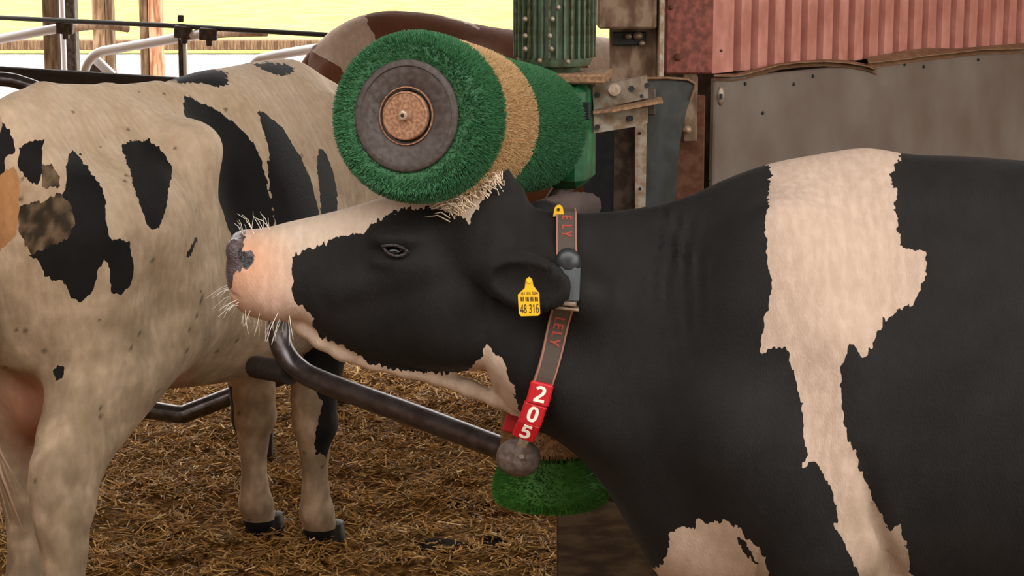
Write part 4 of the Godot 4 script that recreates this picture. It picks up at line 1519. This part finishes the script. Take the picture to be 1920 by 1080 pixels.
func barn_right() -> void:
	# wall of an old red steel container above a grey board, running away to the right
	var c := at_height(1335, 138, 1.48)
	var e := at_height(1920, 84, 1.48)
	var dir := (e - c).normalized()
	var out_ := Vector3(-dir.z, 0, dir.x) * -1.0
	if out_.dot(EYE - c) < 0.0:
		out_ = -out_
	out_.y = 0
	out_ = out_.normalized()
	var back := Shape.new()
	var mid := c + dir * 1.6 - out_ * 0.16
	back.box(Transform3D(Basis(dir, Vector3.UP, dir.cross(Vector3.UP)), Vector3(mid.x, 1.8, mid.z)), Vector3(3.3, 3.6, 0.12))
	var wall := struct("wall_back", back, M.post)
	# corrugated sheet
	var s := Shape.new()
	var x := 0.0
	var prof := []
	var pitch := 0.0705
	prof.append(Vector2(0, 0.0))
	prof.append(Vector2(0.085, 0.0))
	x = 0.085
	while x < 2.3:
		prof.append(Vector2(x + 0.004, -0.034))
		prof.append(Vector2(x + 0.020, -0.034))
		prof.append(Vector2(x + 0.030, 0.0))
		prof.append(Vector2(x + pitch, 0.0))
		x += pitch
	for i in prof.size() - 1:
		var a: Vector3 = c + dir * prof[i].x + out_ * prof[i].y
		var b: Vector3 = c + dir * prof[i + 1].x + out_ * prof[i + 1].y
		var nn := (b - a).cross(Vector3.UP)
		if nn.dot(out_) < 0.0:
			nn = -nn
		var h := Vector3(0, 1.3, 0)
		s.flat(PackedVector3Array([a, b, b + h, a + h]), nn)
		s.flat(PackedVector3Array([a - out_ * 0.003, b - out_ * 0.003, b + h - out_ * 0.003, a + h - out_ * 0.003]), -nn)
		s.flat(PackedVector3Array([a, b, b - out_ * 0.003, a - out_ * 0.003]), Vector3.DOWN)
	obj("corrugated_sheet", s, M.red, wall).set_meta("label", "faded red corrugated steel sheet")
	var corner := Shape.new()
	var cl := at(1246, 137, c.z - 0.02)
	corner.bar(Vector3((c.x + cl.x) * 0.5, c.y, c.z - 0.012), Vector3((c.x + cl.x) * 0.5, c.y + 1.3, c.z - 0.012), c.x - cl.x, 0.05, 0.004, Vector3.BACK)
	obj("corner_post", corner, M.dark_red, wall).set_meta("label", "dark red flat corner post")
	for q in [[1271, 107, 0.010], [1258, 14, 0.006], [1352, 95, 0.004]]:
		var p := at(q[0], q[1], c.z + 0.014)
		var b := Shape.new()
		b.lathe(Transform3D(Basis(Vector3.RIGHT, Vector3.BACK, Vector3.DOWN), p), PackedVector2Array([Vector2(q[2], 0), Vector2(q[2], 0.005), Vector2(q[2] * 0.6, 0.009), Vector2(0, 0.010)]), 12)
		obj("bolt", b, M.rust, wall)
	# grey board
	var g := Shape.new()
	var p0 := c - dir * 0.022 + out_ * 0.02
	var gx := Basis(dir, Vector3.UP, out_)
	g.box(Transform3D(gx, Vector3(p0.x, 0.79, p0.z) + dir * 1.25), Vector3(2.5, 1.36, 0.018), 0.004)
	obj("board", g, M.panel, wall).set_meta("label", "smooth grey board")
	var og := Shape.new()
	og.bar(c + dir * 1.50 + out_ * 0.032 + Vector3(0, -0.16, 0), c + dir * 1.50 + out_ * 0.032 + Vector3(0, -0.8, 0), 0.03, 0.006, 0.001, out_)
	obj("stained_strip", og, M.tan_wood, wall)
	# oval fixing with a slot
	var fx := Shape.new()
	var pf := on_wall(1352, 180, c, out_, 0.031)
	fx.ball(pf, Vector3(0.0125, 0.025, 0.008), gx, 20)
	var fo := obj("oval_fixing", fx, M.galv, wall)
	var fs := Shape.new()
	fs.box(Transform3D(gx, on_wall(1352, 181, c, out_, 0.0395)), Vector3(0.009, 0.014, 0.004), 0.001)
	var fso := MeshInstance3D.new()
	fso.name = "slot"
	fso.mesh = fs.mesh()
	fso.material_override = M.black_steel
	fo.add_child(fso, true)
	for q in [[1397, 157], [1524, 143], [1622, 122], [1732, 125], [1834, 112], [1330, 336], [1488, 158], [1696, 121], [1430, 212]]:
		var b := Shape.new()
		var p := on_wall(q[0], q[1], c, out_, 0.030)
		b.lathe(Transform3D(Basis(dir, out_, dir.cross(out_)), p), PackedVector2Array([Vector2(0.005, 0), Vector2(0.004, 0.003), Vector2(0, 0.004)]), 10)
		obj("nail", b, M.black_steel, wall)
	# bent trim sheets along the joint
	for lines in [[[1338, 141, 1340, 139], [1375, 142, 1380, 138], [1400, 138, 1400, 133], [1425, 131, 1424, 127], [1460, 121, 1458, 119], [1500, 116, 1500, 114], [1545, 114, 1545, 111], [1590, 117, 1590, 113], [1625, 123, 1622, 119], [1645, 130, 1643, 127]], [[1628, 117, 1626, 107], [1665, 113, 1665, 101], [1700, 109, 1700, 94], [1740, 103, 1740, 90], [1790, 98, 1790, 91], [1840, 92, 1840, 87], [1925, 90, 1925, 80]]]:
		var t := Shape.new()
		var rows := []
		for q in lines:
			rows.append([on_wall(q[0], q[1], c, out_, 0.050), on_wall(q[2], q[3], c, out_, 0.012)])
		for i in rows.size() - 1:
			t.flat(PackedVector3Array([rows[i][0], rows[i + 1][0], rows[i + 1][1], rows[i][1]]), Vector3.UP)
			var dn := Vector3(0, -0.003, 0)
			t.flat(PackedVector3Array([rows[i][0] + dn, rows[i + 1][0] + dn, rows[i + 1][1] + dn, rows[i][1] + dn]), Vector3.DOWN)
			t.flat(PackedVector3Array([rows[i][0], rows[i + 1][0], rows[i + 1][0] + dn, rows[i][0] + dn]), out_)
			# skirt below, against the board
			var sk := [on_wall(lines[i][0], lines[i][1] + 10, c, out_, 0.034), on_wall(lines[i + 1][0], lines[i + 1][1] + 10, c, out_, 0.034)]
			t.flat(PackedVector3Array([rows[i][1], rows[i + 1][1], sk[1], sk[0]]), out_)
		obj("bent_trim", t, M.trim_sheet, wall)
	# --- steel post with its brackets
	var post := thing("steel_post", "brown weathered steel post standing behind the brush motor", "post", Vector3(at(1190, 200, -5.5).x, 0, -5.5))
	var z := -5.5
	var w0 := at(1143, 100, z)
	var w1 := at(1232, 100, z)
	var col := Shape.new()
	col.box(Transform3D(Basis.IDENTITY, Vector3((w0.x + w1.x) * 0.5, 1.5, z - 0.02)), Vector3(w1.x - w0.x, 3.0, 0.05), 0.004)
	obj("web", col, M.post, post)
	var fl := Shape.new()
	fl.box(Transform3D(Basis.IDENTITY, Vector3(at(1237, 100, z).x, 1.5, z + 0.01)), Vector3(0.014, 3.0, 0.10), 0.003)
	obj("flange", fl, M.pale_steel, post)
	var bx := Shape.new()
	var b0 := at(1120, 54, z + 0.09)
	var b1 := at(1232, -60, z + 0.09)
	bx.box(Transform3D(Basis.IDENTITY, Vector3((b0.x + b1.x) * 0.5, (b0.y + b1.y) * 0.5, z + 0.05)), Vector3(b1.x - b0.x, b1.y - b0.y, 0.10), 0.006)
	obj("crossbeam", bx, M.post, post)
	var slot := Shape.new()
	slot.box(Transform3D(Basis.IDENTITY, at(1180, 72, z + 0.012)), Vector3(0.085, 0.034, 0.012), 0.002)
	obj("slot", slot, M.black_steel, post)
	for q in [[1196, 67, 0.013], [1204, 81, 0.009], [1178, 68, 0.010]]:
		var bo := Shape.new()
		bo.ball(at(q[0], q[1], z + 0.022), Vector3(q[2], q[2] * 0.8, q[2]), Basis.IDENTITY, 12)
		obj("bolt", bo, M.galv, post)
	var low := Shape.new()
	var r0 := at(1262, 395, -5.35)
	var r1 := at(1312, 145, -5.35)
	low.box(Transform3D(Basis.IDENTITY, Vector3((r0.x + r1.x) * 0.5, 0.72, -5.36)), Vector3(r1.x - r0.x + 0.03, 1.44, 0.02), 0.003)
	obj("rusty_plate", low, M.rust, post)
	var upc := Shape.new()
	var u0 := at(1280, 265, -5.32)
	var u1 := at(1308, 140, -5.32)
	upc.box(Transform3D(Basis.IDENTITY, (u0 + u1) * 0.5), Vector3(u1.x - u0.x, u1.y - u0.y, 0.03), 0.003)
	obj("bracket", upc, M.post, post)
	var rb := Shape.new()
	rb.ball(at(1288, 243, -5.29), Vector3(0.011, 0.011, 0.012), Basis.IDENTITY, 14)
	obj("bolt", rb, M.pale_steel, post)
	var kb := thing("dark_panel", "dark brown upright panel on the ground behind the hanging green brush", "board", Vector3(at(1150, 1000, -5.2).x, 0, -5.2))
	var ks := Shape.new()  # plain dark brown panel standing on the ground
	var k0 := at(1044, 1000, -5.2).x
	ks.box(Transform3D(Basis.IDENTITY, Vector3(k0 + 0.45, 0.30, -5.2)), Vector3(0.9, 0.66, 0.04), 0.004)
	obj("board", ks, M.brown_panel, kb)
	# --- rubber guard on a steel channel
	var guard := thing("rubber_guard", "dark grey rubber flap with a rounded top corner beside the grey board", "guard", Vector3(at(1240, 300, -5.05).x, 0, -5.05))
	var ol := PackedVector3Array()
	for q in [[1196, 151], [1212, 147], [1250, 147], [1290, 150], [1302, 156], [1303, 164], [1296, 182], [1288, 205], [1281, 235], [1275, 270], [1269, 320], [1265, 420], [1262, 640], [1196, 640]]:
		ol.append(at(q[0], q[1], -5.05))
	var fp := Shape.new()
	fp.plate(ol, Vector3(0, 0, -0.014))
	obj("flap", fp, M.rubber, guard)
	var lip := PackedVector3Array()
	for q in [[1212, 147], [1250, 146], [1290, 149], [1303, 157], [1303, 165], [1295, 186]]:
		lip.append(at(q[0], q[1], -5.045))
	var lp := Shape.new()
	lp.tube(lip, same(0.0035), 8)
	obj("worn_edge", lp, M.trim_sheet, guard)
	var chan := thing("steel_channel", "upright steel channel with bolt holes below the angle bracket", "channel", Vector3(at(1180, 300, -4.95).x, 0, -4.95))
	var ch := Shape.new()
	ch.plate(PackedVector3Array([at(1152, 244, -4.98), at(1194, 234, -4.92), at(1196, 640, -4.92), at(1148, 640, -4.98)]), Vector3(0, 0, -0.008))
	obj("web", ch, M.dark_steel, chan)
	var cf := Shape.new()
	cf.plate(PackedVector3Array([at(1191, 236, -4.91), at(1213, 231, -4.91), at(1206, 640, -4.91), at(1190, 640, -4.91)]), Vector3(0, 0, -0.008))
	obj("flange", cf, M.pale_steel, chan)
	for q in [[1199, 250], [1200, 354]]:
		var b := Shape.new()
		b.tube(PackedVector3Array([at(q[0], q[1], -4.912), at(q[0], q[1], -4.9085)]), same(0.0035), 10)
		obj("bolt_hole", b, M.black_steel, chan)
	var dark := Shape.new()  # black sheet drawn in place of a dark opening
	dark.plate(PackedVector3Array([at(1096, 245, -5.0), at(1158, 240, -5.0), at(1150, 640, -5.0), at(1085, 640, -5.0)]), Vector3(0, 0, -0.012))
	obj("opening_sheet", dark, M.black_steel, chan)
	var wsh := Shape.new()
	wsh.lathe(Transform3D(Basis(Vector3.RIGHT, Vector3.BACK, Vector3.DOWN).scaled(Vector3(0.55, 1, 1)), at(1101, 314, -4.99)), PackedVector2Array([Vector2(0.011, 0), Vector2(0.011, 0.004), Vector2(0.004, 0.005), Vector2(0.004, 0.002), Vector2(0, 0.002)]), 16)
	obj("washer", wsh, M.pale_steel, chan)


func on_wall(px: float, py: float, c: Vector3, out_: Vector3, off: float) -> Vector3:   # a point of the container wall's plane, moved out from it
	var d := lens_basis * Vector3((px - 960.0) / FOCAL, (540.0 - py) / FOCAL, -1.0)
	var t := (c + out_ * off - EYE).dot(out_) / d.dot(out_)
	return EYE + d * t


# ---------------------------------------------------------------- stall pipes and the yard outside

func pipe_thing(called: String, pts: Array, r: float, m: Material, label: String, category: String, group := "", steps := 6) -> Node3D:
	var p := curve(pts, steps)
	var base: Vector3 = pts[0]
	var root := thing(called, label, category, Vector3(base.x, 0, base.z), group)
	var s := Shape.new()
	s.tube(p, same(r), 16)
	obj("tube", s, m, root)
	return root


func stalls() -> void:
	# the large bent pipe in front of the white cow's forelegs
	var a := pipe_thing("stall_divider", [at(522, 520, -5.32), at(524, 600, -5.32), at(528, 650, -5.30), at(560, 692, -5.27), at(620, 722, -5.20), at(780, 780, -5.02), at(960, 848, -4.82), at(1140, 915, -4.62), at(1400, 960, -4.55)], 0.0285, M.pipe, "thick bent steel pipe sloping down to the right under the raised muzzle", "stall divider", "", 8)
	var el := Shape.new()
	el.tube(curve([at(545, 700, -5.29), at(515, 694, -5.36), at(480, 688, -5.50)], 5), PackedFloat32Array([0.030]), 14)
	obj("elbow", el, M.plank, a)
	var leg := Shape.new()
	leg.tube(PackedVector3Array([at(1400, 960, -4.55), Vector3(at(1400, 960, -4.55).x, 0.0, -4.55)]), same(0.0285), 14)
	obj("foot", leg, M.pipe, a)
	pipe_thing("stall_divider", [at(180, 760, -6.75), at(275, 768, -6.75), at(335, 777, -6.75), at(362, 770, -6.75), at(440, 740, -6.75), at(520, 708, -6.75), at(640, 668, -6.75)], 0.030, M.pipe, "lower bent steel pipe crossing behind the white cow's legs", "stall divider", "", 5)
	# neck rail of the far stalls
	var za := -9.62
	var zb := -8.67
	var rl := thing("neck_rail", "long thin dark rail running across the bright background", "rail", Vector3(at(0, 33, za).x, 0, za))
	var s := Shape.new()
	s.tube(PackedVector3Array([at(-90, 29, za - 0.1), at(300, 47, -9.12), at(640, 67, zb), at(760, 75, zb + 0.1)]), same(0.011), 12)
	obj("tube", s, M.rail, rl)
	for q in [[118, 47, -9.42], [340, 54, -9.04], [387, 58, -8.97]]:
		var cl := Shape.new()
		var p := at(q[0], q[1], q[2])
		cl.bar(p + Vector3(-0.03, -0.012, 0), p + Vector3(0.045, -0.016, 0), 0.035, 0.05, 0.004)
		cl.bar(p + Vector3(0.01, -0.02, 0), p + Vector3(0.012, -0.062, 0), 0.026, 0.03, 0.004)
		obj("clamp", cl, M.dark_steel, rl)
	# dividers of the far stalls
	var d1 := pipe_thing("stall_divider", [at(116, 52, -9.44), at(60, 62, -9.52), at(-60, 85, -9.72)], 0.021, M.white_pipe, "short pale divider pipe falling leftwards from the first rail clamp", "stall divider", "pale pipes under the far rail")
	var hook := pipe_thing("stall_divider", [at(380, 63, -9.00), at(300, 77, -9.17), at(215, 92, -9.34), at(190, 97, -9.39), at(172, 108, -9.42), at(160, 128, -9.44), at(154, 160, -9.45)], 0.021, M.white_pipe, "long pale divider pipe with a hooked lower end behind the dark plank", "stall divider", "pale pipes under the far rail", 8)
	pipe_thing("stall_divider", [at(130, 54, -9.72), at(190, 48, -9.92), at(240, 54, -10.02)], 0.018, M.tan_wood, "pinkish pipe stub right of the first rail clamp", "stall divider", "pale pipes under the far rail")
	pipe_thing("stall_divider", [at(396, 66, -9.22), at(440, 63, -9.42), at(500, 62, -9.52)], 0.016, M.tan_wood, "pinkish pipe stub right of the second rail clamp", "stall divider", "pale pipes under the far rail")
	pipe_thing("stall_divider", [at(640, 84, -8.72), at(560, 96, -8.92), at(505, 106, -9.04), at(482, 113, -9.08), at(470, 130, -9.10)], 0.020, M.white_pipe, "pale divider pipe ending behind the white cow's withers", "stall divider", "pale pipes under the far rail")
	var ss := Shape.new()
	ss.bar(at(174, 106, -9.52), at(212, 142, -9.52), 0.035, 0.05, 0.005, Vector3.BACK)
	obj("strut", ss, M.white_pipe, hook)
	var sd := Shape.new()  # dark sheet standing for the shaded underside of the strut
	sd.plate(PackedVector3Array([at(164, 118, -9.58), at(176, 114, -9.58), at(200, 142, -9.58), at(156, 142, -9.58)]), Vector3(0, 0, -0.03))
	obj("strut_underside", sd, M.dark_steel, hook)
	# dark plank
	var pk := thing("plank", "dark timber plank running behind the white cow's back", "plank", Vector3(at(100, 145, -7.6).x, 0, -7.6))
	var ps := Shape.new()
	ps.bar(at(-60, 137, -7.9), at(540, 176, -7.05), 0.035, 0.064, 0.004)
	obj("board", ps, M.plank, pk)
	var pp := Shape.new()
	pp.bar(Vector3(at(-30, 140, -7.85).x, 0.0, -7.87), at(-30, 140, -7.87), 0.08, 0.08, 0.004)
	obj("support", pp, M.plank, pk)
	pp = Shape.new()
	pp.bar(Vector3(at(498, 900, -7.16).x, 0.0, -7.16), at(498, 172, -7.16), 0.05, 0.05, 0.004)
	obj("support", pp, M.plank, pk)
	pipe_thing("stall_pipe", [at(-60, 148, -7.0), at(10, 149, -7.0), at(45, 157, -7.0), at(80, 172, -7.0), at(100, 200, -7.0)], 0.024, M.pipe, "grey curved pipe at the left edge below the dark plank", "pipe")
	# thin post
	var tp := thing("fence_post", "thin post with a square head under the neck rail", "post", Vector3(at(341, 100, -9.08).x, 0, -9.08))
	var t1 := Shape.new()
	t1.bar(Vector3(at(338, 100, -9.08).x, 0, -9.08), at(338, 60, -9.08), 0.018, 0.03, 0.003, Vector3.BACK)
	obj("shaft", t1, M.dark_steel, tp)
	var t2 := Shape.new()
	t2.bar(Vector3(at(346, 100, -9.08).x, 0, -9.08), at(346, 60, -9.08), 0.016, 0.03, 0.003, Vector3.BACK)
	obj("pale_side", t2, M.white_pipe, tp)
	var t3 := Shape.new()
	t3.bar(at(339, 41, -9.08), at(339, 28, -9.08), 0.026, 0.03, 0.003, Vector3.BACK)
	obj("head", t3, M.dark_steel, tp)
	# pillars outside
	pillar("brown timber pillar with a pale pipe in front, behind the first clamp", [[84, 112, M.wood], [125, 145, M.dark_steel]], -11.0, 2.6)
	pillar("tan double pillar between the brown and the orange ones", [[176, 200, M.tan_wood], [201, 214, M.wood]], -13.0, 2.6)
	pillar("orange brown timber pillar beyond the rail", [[264, 279, M.wood], [281, 305, M.orange_wood]], -14.0, 2.6)
	var wp := thing("drain_pipe", "thin pale upright pipe in front of the brown pillar", "pipe", Vector3(at(118, 60, -10.9).x, 0, -10.9))
	var ws := Shape.new()
	ws.tube(PackedVector3Array([Vector3(at(118, 60, -10.9).x, 0, -10.9), Vector3(at(118, 60, -10.9).x, 2.6, -10.9)]), same(0.015), 12)
	obj("tube", ws, M.white_pipe, wp)


func pillar(label: String, strips: Array, z: float, h: float) -> void:
	var root := thing("timber_pillar", label, "pillar", Vector3(at(strips[0][0], 60, z).x, 0, z), "pillars beyond the far stalls")
	for q in strips:
		var x0 := at(q[0], 60, z).x
		var x1 := at(q[1], 60, z).x
		var s := Shape.new()
		s.box(Transform3D(Basis.IDENTITY, Vector3((x0 + x1) * 0.5, h * 0.5, z)), Vector3(x1 - x0, h, 0.10), 0.006)
		obj("timber", s, q[2], root)


# ---------------------------------------------------------------- the brushes

func bristles(root: Node3D, axis: Transform3D, bands: Array, density: float) -> void:   # bands: [from, to, [(distance, radius)...], colours, name label]
	for b in bands:
		var prof: PackedVector2Array = b[2]
		var core := Shape.new()
		core.ink = b[3][0] * 0.8
		var inner := PackedVector2Array()
		for q in prof:
			inner.append(Vector2(maxf(q.x - 0.007, 0.0), q.y + clampf((prof[0].y + prof[-1].y) * 0.5 - q.y, -0.006, 0.006)))
		core.lathe(axis, inner, 64)
		var part := obj("bristle_band", core, M.bristle, root)
		part.set_meta("label", b[4])
		var where: Array[Transform3D] = []
		var tints := PackedColorArray()
		var count := 0
		for i in prof.size() - 1:
			var p := prof[i]
			var q := prof[i + 1]
			count = int(density * TAU * (p.x + q.x) * 0.5 * p.distance_to(q))
			var nn := Vector2(q.y - p.y, p.x - q.x).normalized()
			for j in count:
				var u := rng.randf()
				var m := p.lerp(q, u)
				var th := rng.randf() * TAU
				var radial := Vector3(cos(th), 0, sin(th))
				var dir := (radial * nn.x + Vector3.UP * nn.y).normalized()
				dir = (dir * 0.8 + radial * 0.35 + Vector3(rng.randf_range(-1, 1), rng.randf_range(-1, 1), rng.randf_range(-1, 1)) * 0.28).normalized()
				var len := rng.randf_range(0.008, 0.015)
				var tip := radial * m.x + Vector3.UP * m.y
				var y := dir * len
				var x := dir.cross(Vector3.UP if absf(dir.y) < 0.9 else Vector3.RIGHT).normalized() * 0.0008
				where.append(axis * Transform3D(Basis(x, y, x.cross(dir).normalized() * 0.0008), tip - y * rng.randf_range(0.75, 1.0)))
				tints.append(b[3][rng.randi() % b[3].size()] * rng.randf_range(0.75, 1.15))
		var spike := Shape.new()
		spike.tube(PackedVector3Array([Vector3.ZERO, Vector3(0, 0.7, 0), Vector3(0, 1, 0)]), PackedFloat32Array([1.0, 0.9, 0.35]), 5, false)
		var o := scatter("bristles", spike.mesh(), where, tints, M.bristle, part)
		o.position = -root.position


func horizontal_brush() -> void:
	var near := at(760, 217, -3.84)
	var far := at(990, 242, -4.42)
	var y := (far - near).normalized()
	var x := Vector3.UP.cross(y).normalized()
	var axis := Transform3D(Basis(x * 1.03, y, x.cross(y) * 1.03), near)
	var length := near.distance_to(far)
	var root := thing("cow_brush", "round horizontal cow brush with green and tan bristles hanging from a finned motor", "cow brush", near)
	var greens := [Color(0.046, 0.185, 0.070), Color(0.038, 0.160, 0.060), Color(0.056, 0.21, 0.084), Color(0.043, 0.17, 0.066)]
	var tans := [Color(0.62, 0.41, 0.20), Color(0.55, 0.35, 0.16), Color(0.68, 0.46, 0.24)]
	var L := length
	bristles(root, axis, [
		[0, 0, PackedVector2Array([Vector2(0.088, 0.010), Vector2(0.101, 0.004), Vector2(0.118, -0.002), Vector2(0.136, 0.0), Vector2(0.147, 0.013), Vector2(0.152, 0.035), Vector2(0.152, 0.065), Vector2(0.151, 0.105), Vector2(0.09, 0.106)]), greens, "green bristles at the round end"],
		[0, 0, PackedVector2Array([Vector2(0.09, 0.107), Vector2(0.149, 0.109), Vector2(0.146, 0.20), Vector2(0.140, 0.305), Vector2(0.09, 0.307)]), tans, "tan bristle band"],
		[0, 0, PackedVector2Array([Vector2(0.09, 0.308), Vector2(0.138, 0.310), Vector2(0.132, 0.40), Vector2(0.126, L), Vector2(0.05, L + 0.004)]), greens, "green bristles at the motor end"]], 110000.0)
	# end disc and hub
	var d := Shape.new()
	d.lathe(axis, PackedVector2Array([Vector2(0.099, 0.02), Vector2(0.099, 0.003), Vector2(0.096, 0.0), Vector2(0.088, 0.0), Vector2(0.0865, 0.003), Vector2(0.052, 0.005), Vector2(0.050, 0.008), Vector2(0.046, 0.008), Vector2(0.046, 0.02), Vector2(0.0, 0.02)]), 64)
	obj("end_disc", d, M.disc, root)
	var rg := Shape.new()
	rg.lathe(axis.translated_local(Vector3(0, 0.003, 0)), PackedVector2Array([Vector2(0.0515, 0.004), Vector2(0.0515, -0.001), Vector2(0.0495, -0.001), Vector2(0.0495, 0.004)]), 48)
	obj("hub_ring", rg, M.hub, root)
	var h := Shape.new()
	h.lathe(axis, PackedVector2Array([Vector2(0.0430, 0.008), Vector2(0.0430, -0.002), Vector2(0.0418, -0.0035), Vector2(0.0400, -0.0035), Vector2(0.0392, -0.002), Vector2(0.012, -0.002), Vector2(0.0, -0.002)]), 48)
	var hub := obj("hub_cap", h, M.hub, root)
	for q in [["nut", 0.0085, -0.012, M.pale_steel], ["bolt_hole", 0.004, -0.0128, M.black_steel]]:
		var n := Shape.new()
		n.lathe(Transform3D(axis.basis, Vector3.ZERO), PackedVector2Array([Vector2(q[1], -0.002), Vector2(q[1], q[2]), Vector2(q[1] * 0.7, q[2] - 0.001), Vector2(0, q[2] - 0.001)]), 8 if q[0] == "nut" else 14, false)
		var o := MeshInstance3D.new()
		o.name = q[0]
		o.mesh = n.mesh()
		o.material_override = q[3]
		hub.add_child(o, true)
	# shaft and gearbox
	var gb := at(1078, 215, -4.45)
	var sh := Shape.new()
	sh.tube(PackedVector3Array([far - y * 0.02, far + y * 0.16]), same(0.035), 20)
	obj("shaft", sh, M.dark_steel, root)
	var g := Shape.new()
	g.box(Transform3D(Basis(Vector3.UP, -0.25), at(1070, 250, -4.47)), Vector3(0.085, 0.22, 0.14), 0.018)
	obj("gearbox", g, M.gear, root)
	var rc := Shape.new()
	rc.box(Transform3D(Basis(Vector3.UP, -0.25), at(1097, 208, -4.395)), Vector3(0.022, 0.036, 0.012), 0.002)
	obj("recess", rc, M.black_steel, root)
	var pl := Shape.new()
	pl.box(Transform3D(Basis(Vector3.UP, -0.15), at(1066, 142, -4.48)), Vector3(0.17, 0.020, 0.17), 0.004)
	obj("motor_plate", pl, M.dust, root)
	# motor with cooling fins
	var mc := at(1040, 60, -4.48)
	var foot := at(1040, 128, -4.48).y
	var m := Shape.new()
	m.lathe(Transform3D(Basis.IDENTITY, Vector3(mc.x, foot, mc.z)), PackedVector2Array([Vector2(0.052, -0.006), Vector2(0.056, 0.004), Vector2(0.074, 0.008), Vector2(0.080, 0.022), Vector2(0.076, 0.030), Vector2(0.076, 0.42), Vector2(0.03, 0.44)]), 40)
	obj("motor_housing", m, M.motor, root)
	var fin := BoxMesh.new()
	fin.size = Vector3(0.012, 0.33, 0.0045)
	for i in 34:
		var a := TAU * i / 34.0 + 0.05
		var o := MeshInstance3D.new()
		o.name = numbered("cooling_fin", root)
		o.mesh = fin
		o.material_override = M.motor if i % 3 else M.dust_green
		o.transform = Transform3D(Basis(Vector3.UP, -a), Vector3(mc.x + cos(a) * 0.081, foot + 0.19, mc.z + sin(a) * 0.081) - root.position)
		root.add_child(o, true)
	for q in [[985, 36], [985, 67], [985, 92], [1036, 36], [1031, 67], [1034, 92], [1012, 114], [1065, 116], [1047, 14]]:
		var b := Shape.new()
		b.ball(at(q[0], q[1], -4.39 if q[0] > 1000 else -4.405), Vector3(0.005, 0.006, 0.005), Basis.IDENTITY, 10)
		obj("bolt", b, M.galv, root)
	# angle bracket
	var ab := thing("angle_bracket", "bolted steel angle bracket right of the brush, dusty on its ledge", "bracket", at(1160, 200, -4.5))
	var up := Shape.new()
	up.plate(PackedVector3Array([at(1111, 164, -4.46), at(1122, 157, -4.46), at(1170, 149, -4.50), at(1212, 142, -4.54), at(1215, 184, -4.54), at(1113, 206, -4.46)]), Vector3(0.002, 0, -0.010))
	obj("upper_plate", up, M.galv, ab)
	var sf := Shape.new()
	sf.plate(PackedVector3Array([at(1112, 208, -4.455), at(1150, 205, -4.455), at(1243, 188, -4.52), at(1240, 181, -4.58), at(1216, 182, -4.60), at(1114, 198, -4.52)]), Vector3(0, -0.006, 0))
	obj("ledge", sf, M.dust, ab)
	var lo := Shape.new()
	lo.plate(PackedVector3Array([at(1113, 212, -4.465), at(1213, 201, -4.545), at(1213, 231, -4.545), at(1200, 236, -4.54), at(1114, 250, -4.465)]), Vector3(0.002, 0, -0.010))
	obj("lower_plate", lo, M.pale_steel, ab)
	for q in [[1120, 178, 0.006], [1184, 166, 0.007], [1213, 160, 0.006], [1182, 222, 0.007], [1120, 238, 0.006], [1203, 180, 0.004]]:
		var b := Shape.new()
		var z: float = -4.455 - (q[0] - 1112.0) / 100.0 * 0.08
		b.tube(PackedVector3Array([at(q[0], q[1], z - 0.006), at(q[0], q[1], z + 0.004)]), same(q[2]), 6)
		obj("bolt", b, M.black_steel, ab)
	var ds := Shape.new()
	ds.tube(PackedVector3Array([at(1152, 168, -4.50), at(1152, 168, -4.478)]), same(0.013), 20)
	obj("round_seal", ds, M.pale_steel, ab)
	var arm := Shape.new()
	arm.bar(at(1190, 190, -4.56), at(1190, 190, -5.46), 0.09, 0.06, 0.004)
	obj("arm", arm, M.dark_steel, ab)


func vertical_brush() -> void:
	var z := -4.42
	var top := at(1035, 560, z)
	var low := at(1037, 942, z)
	var root := thing("cow_brush", "upright cow brush whose flared green bristle end shows below the collar", "cow brush", Vector3(low.x, 0, low.z))
	var axis := Transform3D(Basis(Vector3.RIGHT, Vector3.DOWN, Vector3.FORWARD), top)
	var h := top.y - low.y
	var y1 := top.y - at(1035, 838, z).y
	var greens := [Color(0.085, 0.32, 0.050), Color(0.065, 0.26, 0.042), Color(0.11, 0.38, 0.07), Color(0.075, 0.29, 0.045)]
	var tans := [Color(0.55, 0.36, 0.19), Color(0.48, 0.30, 0.15)]
	bristles(root, axis, [
		[0, 0, PackedVector2Array([Vector2(0.04, 0.0), Vector2(0.105, 0.005), Vector2(0.108, y1), Vector2(0.05, y1 + 0.001)]), tans, "tan bristle band"],
		[0, 0, PackedVector2Array([Vector2(0.05, y1 + 0.002), Vector2(0.109, y1 + 0.004), Vector2(0.114, y1 + 0.04), Vector2(0.125, h - 0.05), Vector2(0.128, h - 0.024), Vector2(0.121, h - 0.008), Vector2(0.09, h + 0.002), Vector2(0.03, h + 0.006), Vector2(0.0, h + 0.006)]), greens, "flared green bristle end"]], 60000.0)
	var sh := Shape.new()
	sh.tube(PackedVector3Array([top + Vector3(0, -0.05, 0), Vector3(top.x, 1.30, top.z), at(1090, 300, -4.5)]), same(0.022), 14)
	obj("shaft", sh, M.dark_steel, root)
